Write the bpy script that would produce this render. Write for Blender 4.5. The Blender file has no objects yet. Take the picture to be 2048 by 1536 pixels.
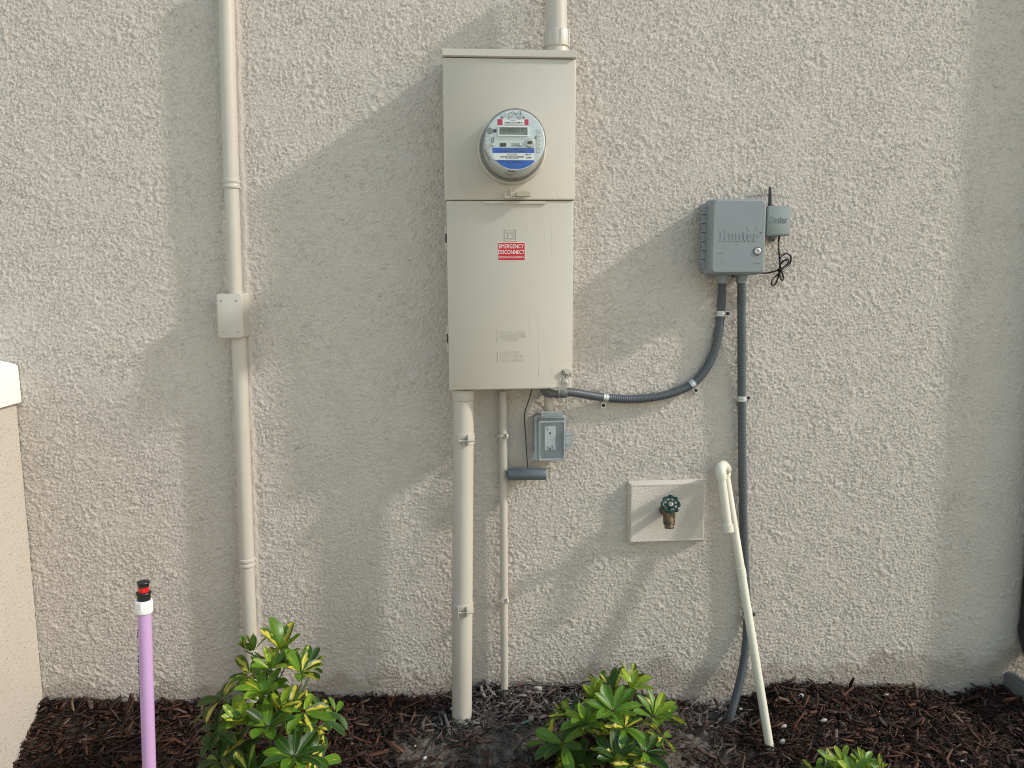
import bpy, math, random
import numpy as np
from mathutils import Vector, Matrix

random.seed(7)
RNG = np.random.default_rng(11)
SC = bpy.context.scene
COL = SC.collection
R = math.radians

# ------------------------------------------------------------------ camera
F = 1538.0                                   # focal length in photo pixels (2048 wide)
PITCH, YAW, ROLL = R(7.5), R(4.0), R(0.28)
CAM = Vector((-0.157, -2.25, 1.27))
f_ = Vector((math.sin(YAW) * math.cos(PITCH), math.cos(YAW) * math.cos(PITCH), -math.sin(PITCH)))
r0 = Vector((math.cos(YAW), -math.sin(YAW), 0))
u0 = r0.cross(f_)
r_ = r0 * math.cos(ROLL) - u0 * math.sin(ROLL)
u_ = u0 * math.cos(ROLL) + r0 * math.sin(ROLL)
cam = bpy.data.cameras.new('camera')
cam.sensor_width = 36.0
cam.lens = 36.0 * F / 2048.0
cam.clip_start, cam.clip_end = 0.05, 600
camo = bpy.data.objects.new('camera', cam)
m = Matrix.Identity(4)
for i in range(3):
    m[i][0], m[i][1], m[i][2], m[i][3] = r_[i], u_[i], -f_[i], CAM[i]
camo.matrix_world = m
COL.objects.link(camo)
SC.camera = camo


def at(px, py, y=0.0):
    """real place of a photo pixel on the plane a given distance off the house wall"""
    d = f_ + r_ * ((px - 1024) / F) - u_ * ((py - 768) / F)
    return CAM + d * ((y - CAM.y) / d.y)


# ------------------------------------------------------------------ light
LDIR = Vector((-3.6, 1.0, -2.45)).normalized()      # the way the sunlight travels
SUN = -LDIR
elev = math.asin(SUN.z)
world = bpy.data.worlds.new('World')
SC.world = world
world.use_nodes = True
wn = world.node_tree
bg = wn.nodes['Background']
sky = wn.nodes.new('ShaderNodeTexSky')
sky.sky_type = 'NISHITA'
sky.sun_disc = False
sky.sun_elevation = elev
sky.sun_rotation = math.atan2(SUN.x, SUN.y)
sky.air_density = 2.0
sky.dust_density = 1.0
sky.ozone_density = 1.0
wn.links.new(sky.outputs[0], bg.inputs[0])
bg.inputs[1].default_value = 0.15
sl = bpy.data.lights.new('sun', 'SUN')
sl.energy = 2.0
sl.angle = R(3.0)
sl.color = (1.0, 0.95, 0.87)
so = bpy.data.objects.new('sun', sl)
so.rotation_euler = LDIR.to_track_quat('-Z', 'Y').to_euler()
so.location = (4, -3, 4)
COL.objects.link(so)
SC.view_settings.view_transform = 'Standard'
SC.view_settings.look = 'None'
SC.view_settings.exposure = 0.46
SC.view_settings.gamma = 1.0
SC.view_settings.use_curve_mapping = False
SC.cycles.use_denoising = True
SC.cycles.denoising_prefilter = 'NONE'      # keep the fine stucco grain
SC.cycles.filter_width = 1.05
SC.cycles.max_bounces = 8
SC.cycles.diffuse_bounces = 3

# ------------------------------------------------------------------ materials
MATS = {}


def new_mat(name):
    mt = bpy.data.materials.new(name)
    mt.use_nodes = True
    nt = mt.node_tree
    return mt, nt, nt.nodes['Principled BSDF']


def N(nt, kind, **kw):
    n = nt.nodes.new(kind)
    for k, v in kw.items():
        if k.startswith('i_'):
            n.inputs[k[2:].replace('_', ' ')].default_value = v
        else:
            setattr(n, k, v)
    return n


def noise(nt, vec, scale, detail=3, rough=0.55):
    n = N(nt, 'ShaderNodeTexNoise')
    n.inputs['Scale'].default_value = scale
    n.inputs['Detail'].default_value = detail
    n.inputs['Roughness'].default_value = rough
    nt.links.new(vec, n.inputs['Vector'])
    return n.outputs['Fac']


def ramp(nt, fac, stops):
    n = N(nt, 'ShaderNodeValToRGB')
    e = n.color_ramp.elements
    while len(e) > len(stops):
        e.remove(e[-1])
    while len(e) < len(stops):
        e.new(0.5)
    for el, (p, c) in zip(e, stops):
        el.position = p
        el.color = (*c, 1) if len(c) == 3 else c
    nt.links.new(fac, n.inputs[0])
    return n.outputs[0]


def mixc(nt, fac, a, b, blend='MIX'):
    n = N(nt, 'ShaderNodeMix', data_type='RGBA', blend_type=blend)
    for sock, v in ((n.inputs[0], fac), (n.inputs[6], a), (n.inputs[7], b)):
        if hasattr(v, 'is_linked'):
            nt.links.new(v, sock)
        else:
            sock.default_value = v if not isinstance(v, tuple) else (*v, 1)[:4]
    return n.outputs[2]


def bump(nt, bs, h, strength, dist):
    b = N(nt, 'ShaderNodeBump')
    b.inputs['Strength'].default_value = strength
    b.inputs['Distance'].default_value = dist
    nt.links.new(h, b.inputs['Height'])
    nt.links.new(b.outputs[0], bs.inputs['Normal'])
    return b


def simple(name, col, rough=0.5, metal=0.0, var=0.12, vscale=30, bscale=0, bstr=0.2, bdist=0.0005,
           dirt=None, dirt_scale=9, dirt_at=0.62, spec=0.5):
    if name in MATS:
        return MATS[name]
    mt, nt, bs = new_mat(name)
    tc = N(nt, 'ShaderNodeTexCoord').outputs['Object']
    nf = noise(nt, tc, vscale, 4)
    c = ramp(nt, nf, [(0.25, tuple(x * (1 - var) for x in col)), (0.75, tuple(min(1, x * (1 + var)) for x in col))])
    if dirt:
        df = ramp(nt, noise(nt, tc, dirt_scale, 6, 0.7), [(dirt_at, (0, 0, 0)), (dirt_at + 0.12, (1, 1, 1))])
        c = mixc(nt, df, c, dirt)
    nt.links.new(c, bs.inputs['Base Color'])
    rr = ramp(nt, noise(nt, tc, vscale * 2.3, 3), [(0.3, (rough * 0.85,) * 3), (0.7, (min(1, rough * 1.15),) * 3)])
    nt.links.new(rr, bs.inputs['Roughness'])
    bs.inputs['Metallic'].default_value = metal
    bs.inputs['Specular IOR Level'].default_value = spec
    if bscale:
        bump(nt, bs, noise(nt, tc, bscale, 3), bstr, bdist)
    MATS[name] = mt
    return mt


WALLC = (0.612, 0.553, 0.500)
PAINTC = (0.50, 0.465, 0.415)


def make_stucco(name, col, big=True):
    mt, nt, bs = new_mat(name)
    tc = N(nt, 'ShaderNodeTexCoord').outputs['Object']
    lo = noise(nt, tc, 2.2, 4, 0.6)
    c = ramp(nt, lo, [(0.3, tuple(x * 0.98 for x in col)), (0.7, tuple(min(1, x * 1.015) for x in col))])
    fine = ramp(nt, noise(nt, tc, 260, 2), [(0.3, (0.93, 0.93, 0.93)), (0.7, (1.0, 1.0, 1.0))])
    c = mixc(nt, 1.0, c, fine, 'MULTIPLY')
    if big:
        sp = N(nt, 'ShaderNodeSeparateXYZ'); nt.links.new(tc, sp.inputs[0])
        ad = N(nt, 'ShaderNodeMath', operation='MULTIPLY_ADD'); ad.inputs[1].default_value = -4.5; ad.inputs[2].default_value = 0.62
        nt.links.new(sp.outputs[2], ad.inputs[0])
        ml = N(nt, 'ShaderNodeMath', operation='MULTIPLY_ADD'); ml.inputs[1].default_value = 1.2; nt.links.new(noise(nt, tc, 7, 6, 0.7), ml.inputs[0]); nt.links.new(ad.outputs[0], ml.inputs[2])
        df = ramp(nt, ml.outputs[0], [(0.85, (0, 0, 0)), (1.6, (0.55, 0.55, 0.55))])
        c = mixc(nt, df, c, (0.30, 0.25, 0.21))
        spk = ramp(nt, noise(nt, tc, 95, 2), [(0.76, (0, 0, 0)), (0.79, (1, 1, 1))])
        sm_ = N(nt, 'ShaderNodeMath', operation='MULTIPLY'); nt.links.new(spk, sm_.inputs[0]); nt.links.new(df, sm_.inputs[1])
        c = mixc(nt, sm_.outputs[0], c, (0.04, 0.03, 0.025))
    nt.links.new(c, bs.inputs['Base Color'])
    bs.inputs['Roughness'].default_value = 0.75
    bs.inputs['Specular IOR Level'].default_value = 0.28
    if big:
        h = noise(nt, tc, 330, 3, 0.6)
        bump(nt, bs, h, 1.0, 0.0026)
    else:
        n1 = noise(nt, tc, 140, 3, 0.6)
        v = N(nt, 'ShaderNodeTexVoronoi')
        v.inputs['Scale'].default_value = 115
        nt.links.new(tc, v.inputs['Vector'])
        pits = ramp(nt, v.outputs['Distance'], [(0.05, (0, 0, 0)), (0.22, (1, 1, 1))])
        h = mixc(nt, 0.5, n1, pits)
        cp = mixc(nt, 1.0, c, ramp(nt, v.outputs['Distance'], [(0.06, (0.55, 0.52, 0.48)), (0.16, (1, 1, 1))]), 'MULTIPLY')  # shade inside the pits painted into the colour, besides the bump
        nt.links.new(cp, bs.inputs['Base Color'])
        bump(nt, bs, h, 1.0, 0.004)
    MATS[name] = mt
    return mt


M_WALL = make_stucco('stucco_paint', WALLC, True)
M_LOW = make_stucco('smooth_stucco_paint', (0.52, 0.465, 0.41), False)
M_PLATE = simple('plate_stucco', (0.60, 0.545, 0.485), 0.75, var=0.04, vscale=12, bscale=230, bstr=1.0, bdist=0.0022, spec=0.25)
M_PAINT = simple('painted_metal', PAINTC, 0.42, var=0.025, vscale=6, bscale=420, bstr=0.10, bdist=0.0004)
M_PANEL = simple('panel_paint', (0.515, 0.476, 0.412), 0.52, var=0.02, vscale=5, bscale=300, bstr=0.06, bdist=0.0004)
M_PIPEP = simple('painted_pipe', (0.495, 0.455, 0.40), 0.42, var=0.03, vscale=9, bscale=260, bstr=0.12, bdist=0.0005,
                 dirt=(0.36, 0.31, 0.25), dirt_scale=60, dirt_at=0.71)
M_WHITECAP = simple('white_cap_paint', (0.82, 0.82, 0.80), 0.6, var=0.03, vscale=14, bscale=90, bstr=0.4, bdist=0.002)
M_GREY = simple('grey_plastic', (0.228, 0.257, 0.275), 0.42, var=0.05, vscale=10, bscale=500, bstr=0.08, bdist=0.0004,
                dirt=(0.17, 0.19, 0.20), dirt_scale=16, dirt_at=0.66)
M_GREY2 = simple('green_grey_plastic', (0.21, 0.245, 0.24), 0.45, var=0.04, vscale=10, bscale=500, bstr=0.08, bdist=0.0004)
M_FLEX = simple('flexible_conduit_plastic', (0.072, 0.082, 0.096), 0.38, var=0.08, vscale=14,
                dirt=(0.12, 0.12, 0.12), dirt_scale=22, dirt_at=0.67)
M_FIT = simple('dark_grey_fitting', (0.11, 0.12, 0.13), 0.45, var=0.08)
M_TUBE = simple('slate_tube_plastic', (0.105, 0.122, 0.145), 0.42, var=0.06, vscale=14)
M_ZINC = simple('zinc_strap', (0.55, 0.56, 0.56), 0.42, metal=0.75, var=0.10, vscale=60)
M_STEEL = simple('dull_steel', (0.42, 0.41, 0.38), 0.4, metal=0.8, var=0.12, vscale=80)
M_BLACK = simple('black_plastic', (0.012, 0.012, 0.013), 0.45, var=0.1)
M_CABLE = simple('black_cable', (0.010, 0.010, 0.012), 0.40, var=0.1)
M_DARKGREY = simple('dark_rubber', (0.035, 0.035, 0.034), 0.55, var=0.1)
M_RED = simple('red_print', (0.50, 0.012, 0.028), 0.45, var=0.03)
M_REDP = simple('red_plastic', (0.62, 0.012, 0.010), 0.35, var=0.03)
M_WHITE = simple('white_print', (0.80, 0.80, 0.79), 0.5, var=0.01)
M_BLUE = simple('blue_print', (0.004, 0.095, 0.46), 0.45, var=0.02)
M_INK = simple('dark_ink', (0.02, 0.025, 0.035), 0.6, var=0.05)
M_BLUEINK = simple('navy_ink', (0.006, 0.03, 0.14), 0.6, var=0.05)
M_FACE = simple('meter_face_plastic', (0.60, 0.64, 0.65), 0.5, var=0.02)
M_FACE2 = simple('meter_tab_plastic', (0.50, 0.54, 0.555), 0.5, var=0.02)
M_LCD = simple('lcd_panel', (0.20, 0.21, 0.185), 0.35, var=0.03)
M_LCDINK = simple('lcd_segment', (0.055, 0.06, 0.055), 0.5, var=0.03)
M_PVCW = simple('white_pvc', (0.80, 0.80, 0.78), 0.38, var=0.02)
M_PVCY = simple('aged_cream_pvc', (0.68, 0.645, 0.545), 0.4, var=0.05, vscale=12, dirt=(0.40, 0.34, 0.26), dirt_scale=55, dirt_at=0.70)
M_PURPLE = simple('purple_pvc', (0.52, 0.325, 0.58), 0.42, var=0.03, vscale=8, dirt=(0.42, 0.27, 0.45), dirt_scale=35, dirt_at=0.70)
M_BRASS = simple('weathered_brass', (0.15, 0.105, 0.065), 0.5, metal=0.55, var=0.25, vscale=60, dirt=(0.28, 0.24, 0.19), dirt_scale=70,
                 dirt_at=0.58, bscale=300, bstr=0.2)
M_WHEEL = simple('dark_green_enamel', (0.006, 0.04, 0.034), 0.3, var=0.2, vscale=60, dirt=(0.20, 0.24, 0.23), dirt_scale=90, dirt_at=0.70)
M_GOLD = simple('brass_screw', (0.50, 0.33, 0.12), 0.35, metal=0.8)
M_RECEPT = simple('receptacle_white', (0.58, 0.60, 0.60), 0.4, var=0.02)
M_OUTBACK = simple('outlet_grey', (0.215, 0.232, 0.242), 0.5, var=0.05)
M_CONC = simple('splash_block_grey', (0.15, 0.158, 0.155), 0.7, var=0.12, vscale=40, bscale=160, bstr=0.3, bdist=0.001)
M_SPOUT = simple('dark_bronze_metal', (0.018, 0.019, 0.022), 0.4, var=0.1)
M_PEB = simple('pale_stone', (0.42, 0.40, 0.36), 0.8, var=0.2, vscale=60, bscale=120, bstr=0.4, bdist=0.001)
M_TEAL = simple('dusty_teal_tube', (0.12, 0.24, 0.21), 0.6, var=0.25, vscale=60, dirt=(0.30, 0.27, 0.23), dirt_scale=60, dirt_at=0.5)
M_LUMP = simple('sandy_lump', (0.26, 0.23, 0.19), 0.9, var=0.3, vscale=80, bscale=180, bstr=0.8, bdist=0.002)
M_STEM = simple('green_stem', (0.10, 0.14, 0.035), 0.5, var=0.2, vscale=30)
M_BARK = simple('young_bark', (0.12, 0.10, 0.06), 0.8, var=0.3, vscale=60)


def glassy(name, tint, grey, rough=0.02, base=(0.5, 0.54, 0.57)):
    mt, nt, bs = new_mat(name)
    nt.nodes.remove(bs)
    out = nt.nodes['Material Output']
    tr = N(nt, 'ShaderNodeBsdfTransparent')
    tr.inputs[0].default_value = (*tint, 1)
    df = N(nt, 'ShaderNodeBsdfDiffuse')
    df.inputs[0].default_value = (*base, 1)
    gl = N(nt, 'ShaderNodeBsdfGlossy')
    gl.inputs['Roughness'].default_value = rough
    lw = N(nt, 'ShaderNodeLayerWeight')
    lw.inputs[0].default_value = 0.5
    pw_ = N(nt, 'ShaderNodeMath', operation='POWER'); pw_.inputs[1].default_value = 4.0
    nt.links.new(lw.outputs['Facing'], pw_.inputs[0])
    fr = N(nt, 'ShaderNodeMath', operation='MULTIPLY_ADD'); fr.inputs[1].default_value = 0.8; fr.inputs[2].default_value = 0.04
    nt.links.new(pw_.outputs[0], fr.inputs[0])
    m1 = N(nt, 'ShaderNodeMixShader')
    m1.inputs[0].default_value = grey
    nt.links.new(tr.outputs[0], m1.inputs[1])
    nt.links.new(df.outputs[0], m1.inputs[2])
    m2 = N(nt, 'ShaderNodeMixShader')
    nt.links.new(fr.outputs[0], m2.inputs[0])
    nt.links.new(m1.outputs[0], m2.inputs[1])
    nt.links.new(gl.outputs[0], m2.inputs[2])
    nt.links.new(m2.outputs[0], out.inputs[0])
    MATS[name] = mt
    return mt


M_GLASS = glassy('meter_glass', (0.95, 0.96, 0.96), 0.03)
M_GLASSW = glassy('meter_glass_wall', (0.92, 0.93, 0.93), 0.22, 0.08, (0.55, 0.55, 0.53))
M_CLEAR = glassy('clear_plastic', (0.94, 0.955, 0.965), 0.06, 0.06)
M_FROST = glassy('frosted_plastic', (0.80, 0.83, 0.85), 0.50, 0.25, (0.52, 0.55, 0.57))
M_FILM = glassy('plastic_film', (0.9, 0.9, 0.9), 0.35, 0.15, (0.7, 0.7, 0.7))


def leaf_mat(name, dark, light, yellow_amt, rim=0.10):
    mt, nt, bs = new_mat(name)
    uv = N(nt, 'ShaderNodeTexCoord').outputs['UV']
    oi = N(nt, 'ShaderNodeObjectInfo').outputs['Random']
    sep = N(nt, 'ShaderNodeSeparateXYZ')
    nt.links.new(uv, sep.inputs[0])
    # distance from the midrib, 0..1
    a = N(nt, 'ShaderNodeMath', operation='SUBTRACT'); a.inputs[1].default_value = 0.5
    nt.links.new(sep.outputs[1], a.inputs[0])
    b = N(nt, 'ShaderNodeMath', operation='ABSOLUTE'); nt.links.new(a.outputs[0], b.inputs[0])
    b2 = N(nt, 'ShaderNodeMath', operation='MULTIPLY'); b2.inputs[1].default_value = 2.0
    nt.links.new(b.outputs[0], b2.inputs[0])
    mp = N(nt, 'ShaderNodeCombineXYZ')
    nt.links.new(sep.outputs[0], mp.inputs[0]); nt.links.new(sep.outputs[1], mp.inputs[1])
    rz = N(nt, 'ShaderNodeMath', operation='MULTIPLY'); rz.inputs[1].default_value = 37.0
    nt.links.new(oi, rz.inputs[0]); nt.links.new(rz.outputs[0], mp.inputs[2])
    nf = noise(nt, mp.outputs[0], 3.2, 3, 0.6)
    base = ramp(nt, oi, [(0.0, dark), (1.0, light)])
    fine = noise(nt, mp.outputs[0], 9, 4)
    base = mixc(nt, 0.35, base, ramp(nt, fine, [(0.3, tuple(x * 0.6 for x in dark)), (0.7, light)]))
    # yellow heart: where noise - distance from the midrib is high
    d = N(nt, 'ShaderNodeMath', operation='MULTIPLY_ADD')
    nt.links.new(b2.outputs[0], d.inputs[0]); d.inputs[1].default_value = -0.42
    nt.links.new(nf, d.inputs[2])
    e = N(nt, 'ShaderNodeMath', operation='ADD'); nt.links.new(d.outputs[0], e.inputs[0])
    e.inputs[1].default_value = yellow_amt
    yel = ramp(nt, e.outputs[0], [(0.47, (0, 0, 0)), (0.50, (1, 1, 1))])
    c = mixc(nt, yel, base, (0.58, 0.50, 0.06))
    # pale midrib and leaf margin
    mid = ramp(nt, b2.outputs[0], [(0.02, (1, 1, 1)), (0.07, (0, 0, 0))])
    mm = N(nt, 'ShaderNodeMath', operation='MULTIPLY'); mm.inputs[1].default_value = 0.55
    nt.links.new(mid, mm.inputs[0])
    c = mixc(nt, mm.outputs[0], c, (0.26, 0.32, 0.10))
    edge = ramp(nt, b2.outputs[0], [(0.90, (0, 0, 0)), (0.985, (1, 1, 1))])
    em = N(nt, 'ShaderNodeMath', operation='MULTIPLY'); em.inputs[1].default_value = 0.5
    nt.links.new(edge, em.inputs[0])
    c = mixc(nt, em.outputs[0], c, (0.20, 0.26, 0.07))
    nt.links.new(c, bs.inputs['Base Color'])
    bs.inputs['Roughness'].default_value = 0.33
    bs.inputs['Specular IOR Level'].default_value = 0.35
    tl = N(nt, 'ShaderNodeBsdfTranslucent')
    tcol = mixc(nt, 0.55, c, (0.30, 0.38, 0.03))
    nt.links.new(tcol, tl.inputs[0])
    mx = N(nt, 'ShaderNodeMixShader'); mx.inputs[0].default_value = 0.26
    nt.links.new(bs.outputs[0], mx.inputs[1]); nt.links.new(tl.outputs[0], mx.inputs[2])
    nt.links.new(mx.outputs[0], nt.nodes['Material Output'].inputs[0])
    bump(nt, bs, fine, 0.15, 0.002)
    MATS[name] = mt
    return mt


M_LEAFD = leaf_mat('leaf_dark', (0.013, 0.050, 0.010), (0.038, 0.105, 0.014), -0.30)
M_LEAFM = leaf_mat('leaf_mid', (0.065, 0.17, 0.014), (0.13, 0.26, 0.022), -0.12)
M_LEAFV = leaf_mat('leaf_variegated', (0.02, 0.065, 0.010), (0.045, 0.12, 0.014), 0.16)
M_LEAFY = leaf_mat('leaf_young', (0.17, 0.30, 0.02), (0.27, 0.39, 0.03), -0.03)


def attr_mat(name, rough, bscale, bdist, bstr=0.6):
    mt, nt, bs = new_mat(name)
    at_ = N(nt, 'ShaderNodeAttribute', attribute_name='tone')
    tc = N(nt, 'ShaderNodeTexCoord').outputs['Object']
    v = ramp(nt, noise(nt, tc, bscale * 0.6, 4), [(0.3, (0.6, 0.6, 0.6)), (0.7, (1.25, 1.25, 1.25))])
    c = mixc(nt, 1.0, at_.outputs['Color'], v, 'MULTIPLY')
    nt.links.new(c, bs.inputs['Base Color'])
    bs.inputs['Roughness'].default_value = rough
    bs.inputs['Specular IOR Level'].default_value = 0.3
    bump(nt, bs, noise(nt, tc, bscale, 4), bstr, bdist)
    return mt


M_CHIP = attr_mat('mulch_chip_bark', 0.72, 260, 0.0012)
M_SOIL = attr_mat('garden_soil', 0.9, 140, 0.003)
M_BOUNCE = simple('pale_bounce_ground', (0.54, 0.51, 0.45), 0.95, var=0.3, vscale=3)  # unseen ground, its colour made pale to bounce light onto the wall

# ------------------------------------------------------------------ mesh tools
WLOC = {}


def wloc(o):
    return WLOC.get(o.name, Vector((0, 0, 0))) if o else Vector((0, 0, 0))


def tag(o, label=None, cat=None, group=None, kind=None):
    if label: o['label'] = label
    if cat: o['category'] = cat
    if group: o['group'] = group
    if kind: o['kind'] = kind
    return o


def thing(name, loc, label, cat, group=None):
    o = bpy.data.objects.new(name, None)
    o.empty_display_size = 0.05
    o.location = loc
    COL.objects.link(o)
    WLOC[o.name] = Vector(loc)
    return tag(o, label, cat, group)


class MB:
    def __init__(self):
        self.v, self.f = [], []

    def add(self, vs, fs):
        k = len(self.v)
        self.v += [tuple(p) for p in vs]
        self.f += [tuple(i + k for i in q) for q in fs]
        return self

    def box(self, a, b):
        x0, y0, z0 = a; x1, y1, z1 = b
        x0, x1 = min(x0, x1), max(x0, x1); y0, y1 = min(y0, y1), max(y0, y1); z0, z1 = min(z0, z1), max(z0, z1)
        vs = [(x0, y0, z0), (x1, y0, z0), (x1, y1, z0), (x0, y1, z0), (x0, y0, z1), (x1, y0, z1), (x1, y1, z1), (x0, y1, z1)]
        return self.add(vs, [(0, 3, 2, 1), (4, 5, 6, 7), (0, 1, 5, 4), (1, 2, 6, 5), (2, 3, 7, 6), (3, 0, 4, 7)])

    def loops(self, rings, cap0=True, cap1=True):
        n = len(rings[0])
        vs = [p for r in rings for p in r]
        fs = []
        for i in range(len(rings) - 1):
            for j in range(n):
                k = (j + 1) % n
                fs.append((i * n + j, i * n + k, (i + 1) * n + k, (i + 1) * n + j))
        if cap0: fs.append(tuple(reversed(range(n))))
        if cap1: fs.append(tuple((len(rings) - 1) * n + j for j in range(n)))
        return self.add(vs, fs)

    def tube(self, pts, rad, seg=16, caps=True):
        pts = [Vector(p) for p in pts]
        n = len(pts)
        rad = [rad] * n if not hasattr(rad, '__len__') else rad
        rings = []
        t0 = (pts[1] - pts[0]).normalized()
        ref = Vector((0, 0, 1)) if abs(t0.z) < 0.9 else Vector((1, 0, 0))
        u = t0.cross(ref).normalized()
        for i, p in enumerate(pts):
            t = (pts[min(i + 1, n - 1)] - pts[max(i - 1, 0)])
            if t.length < 1e-9: t = t0
            t.normalize()
            u = (u - t * u.dot(t)).normalized()
            w = t.cross(u)
            rings.append([p + (u * math.cos(2 * math.pi * k / seg) + w * math.sin(2 * math.pi * k / seg)) * rad[i] for k in range(seg)])
        return self.loops(rings, caps, caps)

    def lathe(self, prof, org, axis=(0, -1, 0), seg=32, cap0=True, cap1=True):
        org = Vector(org); ax = Vector(axis).normalized()
        ref = Vector((0, 0, 1)) if abs(ax.z) < 0.9 else Vector((1, 0, 0))
        u = ax.cross(ref).normalized(); w = ax.cross(u)
        rings = [[org + ax * h + (u * math.cos(2 * math.pi * k / seg) + w * math.sin(2 * math.pi * k / seg)) * max(r, 1e-5)
                  for k in range(seg)] for r, h in prof]
        return self.loops(rings, cap0, cap1)

    def rr(self, cx, cz, rings, seg=5, cap0=True, cap1=True):
        """rounded rectangles (w, h, corner radius, y) stacked along y, seen from -y"""
        out = []
        for w, h, rad, y in rings:
            rad = min(rad, w / 2 - 1e-5, h / 2 - 1e-5)
            ring = []
            for (sx, sz, a0) in ((1, 1, 0), (-1, 1, 90), (-1, -1, 180), (1, -1, 270)):
                ox, oz = cx + sx * (w / 2 - rad), cz + sz * (h / 2 - rad)
                for k in range(seg + 1):
                    a = R(a0 + 90 * k / seg)
                    ring.append((ox + rad * math.cos(a), y, oz + rad * math.sin(a)))
            out.append(ring)
        return self.loops(out, cap0, cap1)

    def prism(self, poly, y0, y1):
        a = [(p[0], y0, p[1]) for p in poly]; b = [(p[0], y1, p[1]) for p in poly]
        return self.loops([a, b])

    def build(self, name, mat, parent=None, smooth=35):
        me = bpy.data.meshes.new(name)
        base = wloc(parent)
        me.from_pydata([(x - base.x, y - base.y, z - base.z) for x, y, z in self.v], [], self.f)
        # consistent outward normals
        import bmesh
        bm = bmesh.new(); bm.from_mesh(me)
        bmesh.ops.recalc_face_normals(bm, faces=bm.faces)
        bm.to_mesh(me); bm.free()
        if smooth:
            me.polygons.foreach_set('use_smooth', [len(p.vertices) <= 4 for p in me.polygons])
            me.set_sharp_from_angle(angle=R(smooth))
        me.materials.append(mat)
        o = bpy.data.objects.new(name, me)
        COL.objects.link(o)
        if parent:
            o.parent = parent
        WLOC[o.name] = base
        return o


def crom(pts, k=8):
    """smooth curve through points"""
    P = [Vector(p) for p in pts]
    P = [P[0] * 2 - P[1]] + P + [P[-1] * 2 - P[-2]]
    out = []
    for i in range(1, len(P) - 2):
        for j in range(k):
            t = j / k
            a, b, c, d = P[i - 1], P[i], P[i + 1], P[i + 2]
            out.append(0.5 * ((2 * b) + (c - a) * t + (2 * a - 5 * b + 4 * c - d) * t * t + (3 * b - a - 3 * c + d) * t ** 3))
    out.append(P[-2])
    return out


def resample(pts, step):
    P = [Vector(p) for p in pts]
    L = [0.0]
    for a, b in zip(P, P[1:]):
        L.append(L[-1] + (b - a).length)
    n = max(2, int(L[-1] / step))
    out, j = [], 0
    for i in range(n + 1):
        s = L[-1] * i / n
        while j < len(L) - 2 and L[j + 1] < s: j += 1
        t = (s - L[j]) / max(1e-9, L[j + 1] - L[j])
        out.append(P[j].lerp(P[j + 1], t))
    return out


def lettering(name, body, p0, p1, mat, parent, depth=0.0004, bold=0.0, align='C'):
    """raised or printed text filling the box between two corner points (front towards -y)"""
    cu = bpy.data.curves.new(name, 'FONT')
    cu.body = body
    cu.extrude = 0.1
    cu.offset = bold
    cu.resolution_u = 3
    cu.space_line = 0.95
    o = bpy.data.objects.new(name, cu)
    COL.objects.link(o)
    dg = bpy.context.evaluated_depsgraph_get()
    me = bpy.data.meshes.new_from_object(o.evaluated_get(dg))
    bpy.data.objects.remove(o)
    bpy.data.curves.remove(cu)
    n = len(me.vertices)
    co = np.empty(n * 3); me.vertices.foreach_get('co', co); co = co.reshape(-1, 3)
    mn, mx = co.min(0), co.max(0)
    t = (co - mn) / np.maximum(mx - mn, 1e-9)
    base = wloc(parent)
    out = np.empty_like(co)
    out[:, 0] = p0.x + t[:, 0] * (p1.x - p0.x) - base.x
    out[:, 2] = min(p0.z, p1.z) + t[:, 1] * abs(p1.z - p0.z) - base.z
    out[:, 1] = p0.y - t[:, 2] * depth - base.y
    me.vertices.foreach_set('co', out.ravel())
    me.materials.append(mat)
    me.name = name
    o = bpy.data.objects.new(name, me)
    COL.objects.link(o)
    if parent: o.parent = parent
    WLOC[o.name] = base
    return o


def grid_mesh(name, X, Y, Z, mat, parent=None, colors=None):
    """X,Y,Z arrays of shape (rows, cols)"""
    r, c = X.shape
    co = np.stack([X, Y, Z], -1).reshape(-1, 3).astype(np.float32)
    idx = np.arange(r * c).reshape(r, c)
    q = np.stack([idx[:-1, :-1], idx[:-1, 1:], idx[1:, 1:], idx[1:, :-1]], -1).reshape(-1, 4)
    me = bpy.data.meshes.new(name)
    me.vertices.add(len(co)); me.vertices.foreach_set('co', co.ravel())
    me.loops.add(q.size); me.loops.foreach_set('vertex_index', q.ravel().astype(np.int32))
    me.polygons.add(len(q))
    me.polygons.foreach_set('loop_start', np.arange(0, q.size, 4, dtype=np.int32))
    me.update(calc_edges=True)
    me.polygons.foreach_set('use_smooth', np.ones(len(q), bool))
    if colors is not None:
        a = me.color_attributes.new('tone', 'FLOAT_COLOR', 'POINT')
        cc = np.ones((len(co), 4), np.float32); cc[:, :3] = colors.reshape(-1, 3)
        a.data.foreach_set('color', cc.ravel())
    me.materials.append(mat)
    o = bpy.data.objects.new(name, me)
    COL.objects.link(o)
    if parent: o.parent = parent
    return o


def band_noise(shape, step, wl, aniso=(1, 1)):
    """random field with features of wavelength wl metres on a grid of the given step"""
    w = RNG.standard_normal(shape)
    fy = np.fft.fftfreq(shape[0], step)[:, None] * aniso[0]
    fx = np.fft.rfftfreq(shape[1], step)[None, :] * aniso[1]
    k = np.sqrt(fx ** 2 + fy ** 2)
    k0 = 1.0 / wl
    filt = np.exp(-((k - k0) / (0.55 * k0)) ** 2)
    n = np.fft.irfft2(np.fft.rfft2(w) * filt, s=shape)
    return n / n.std()


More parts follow.
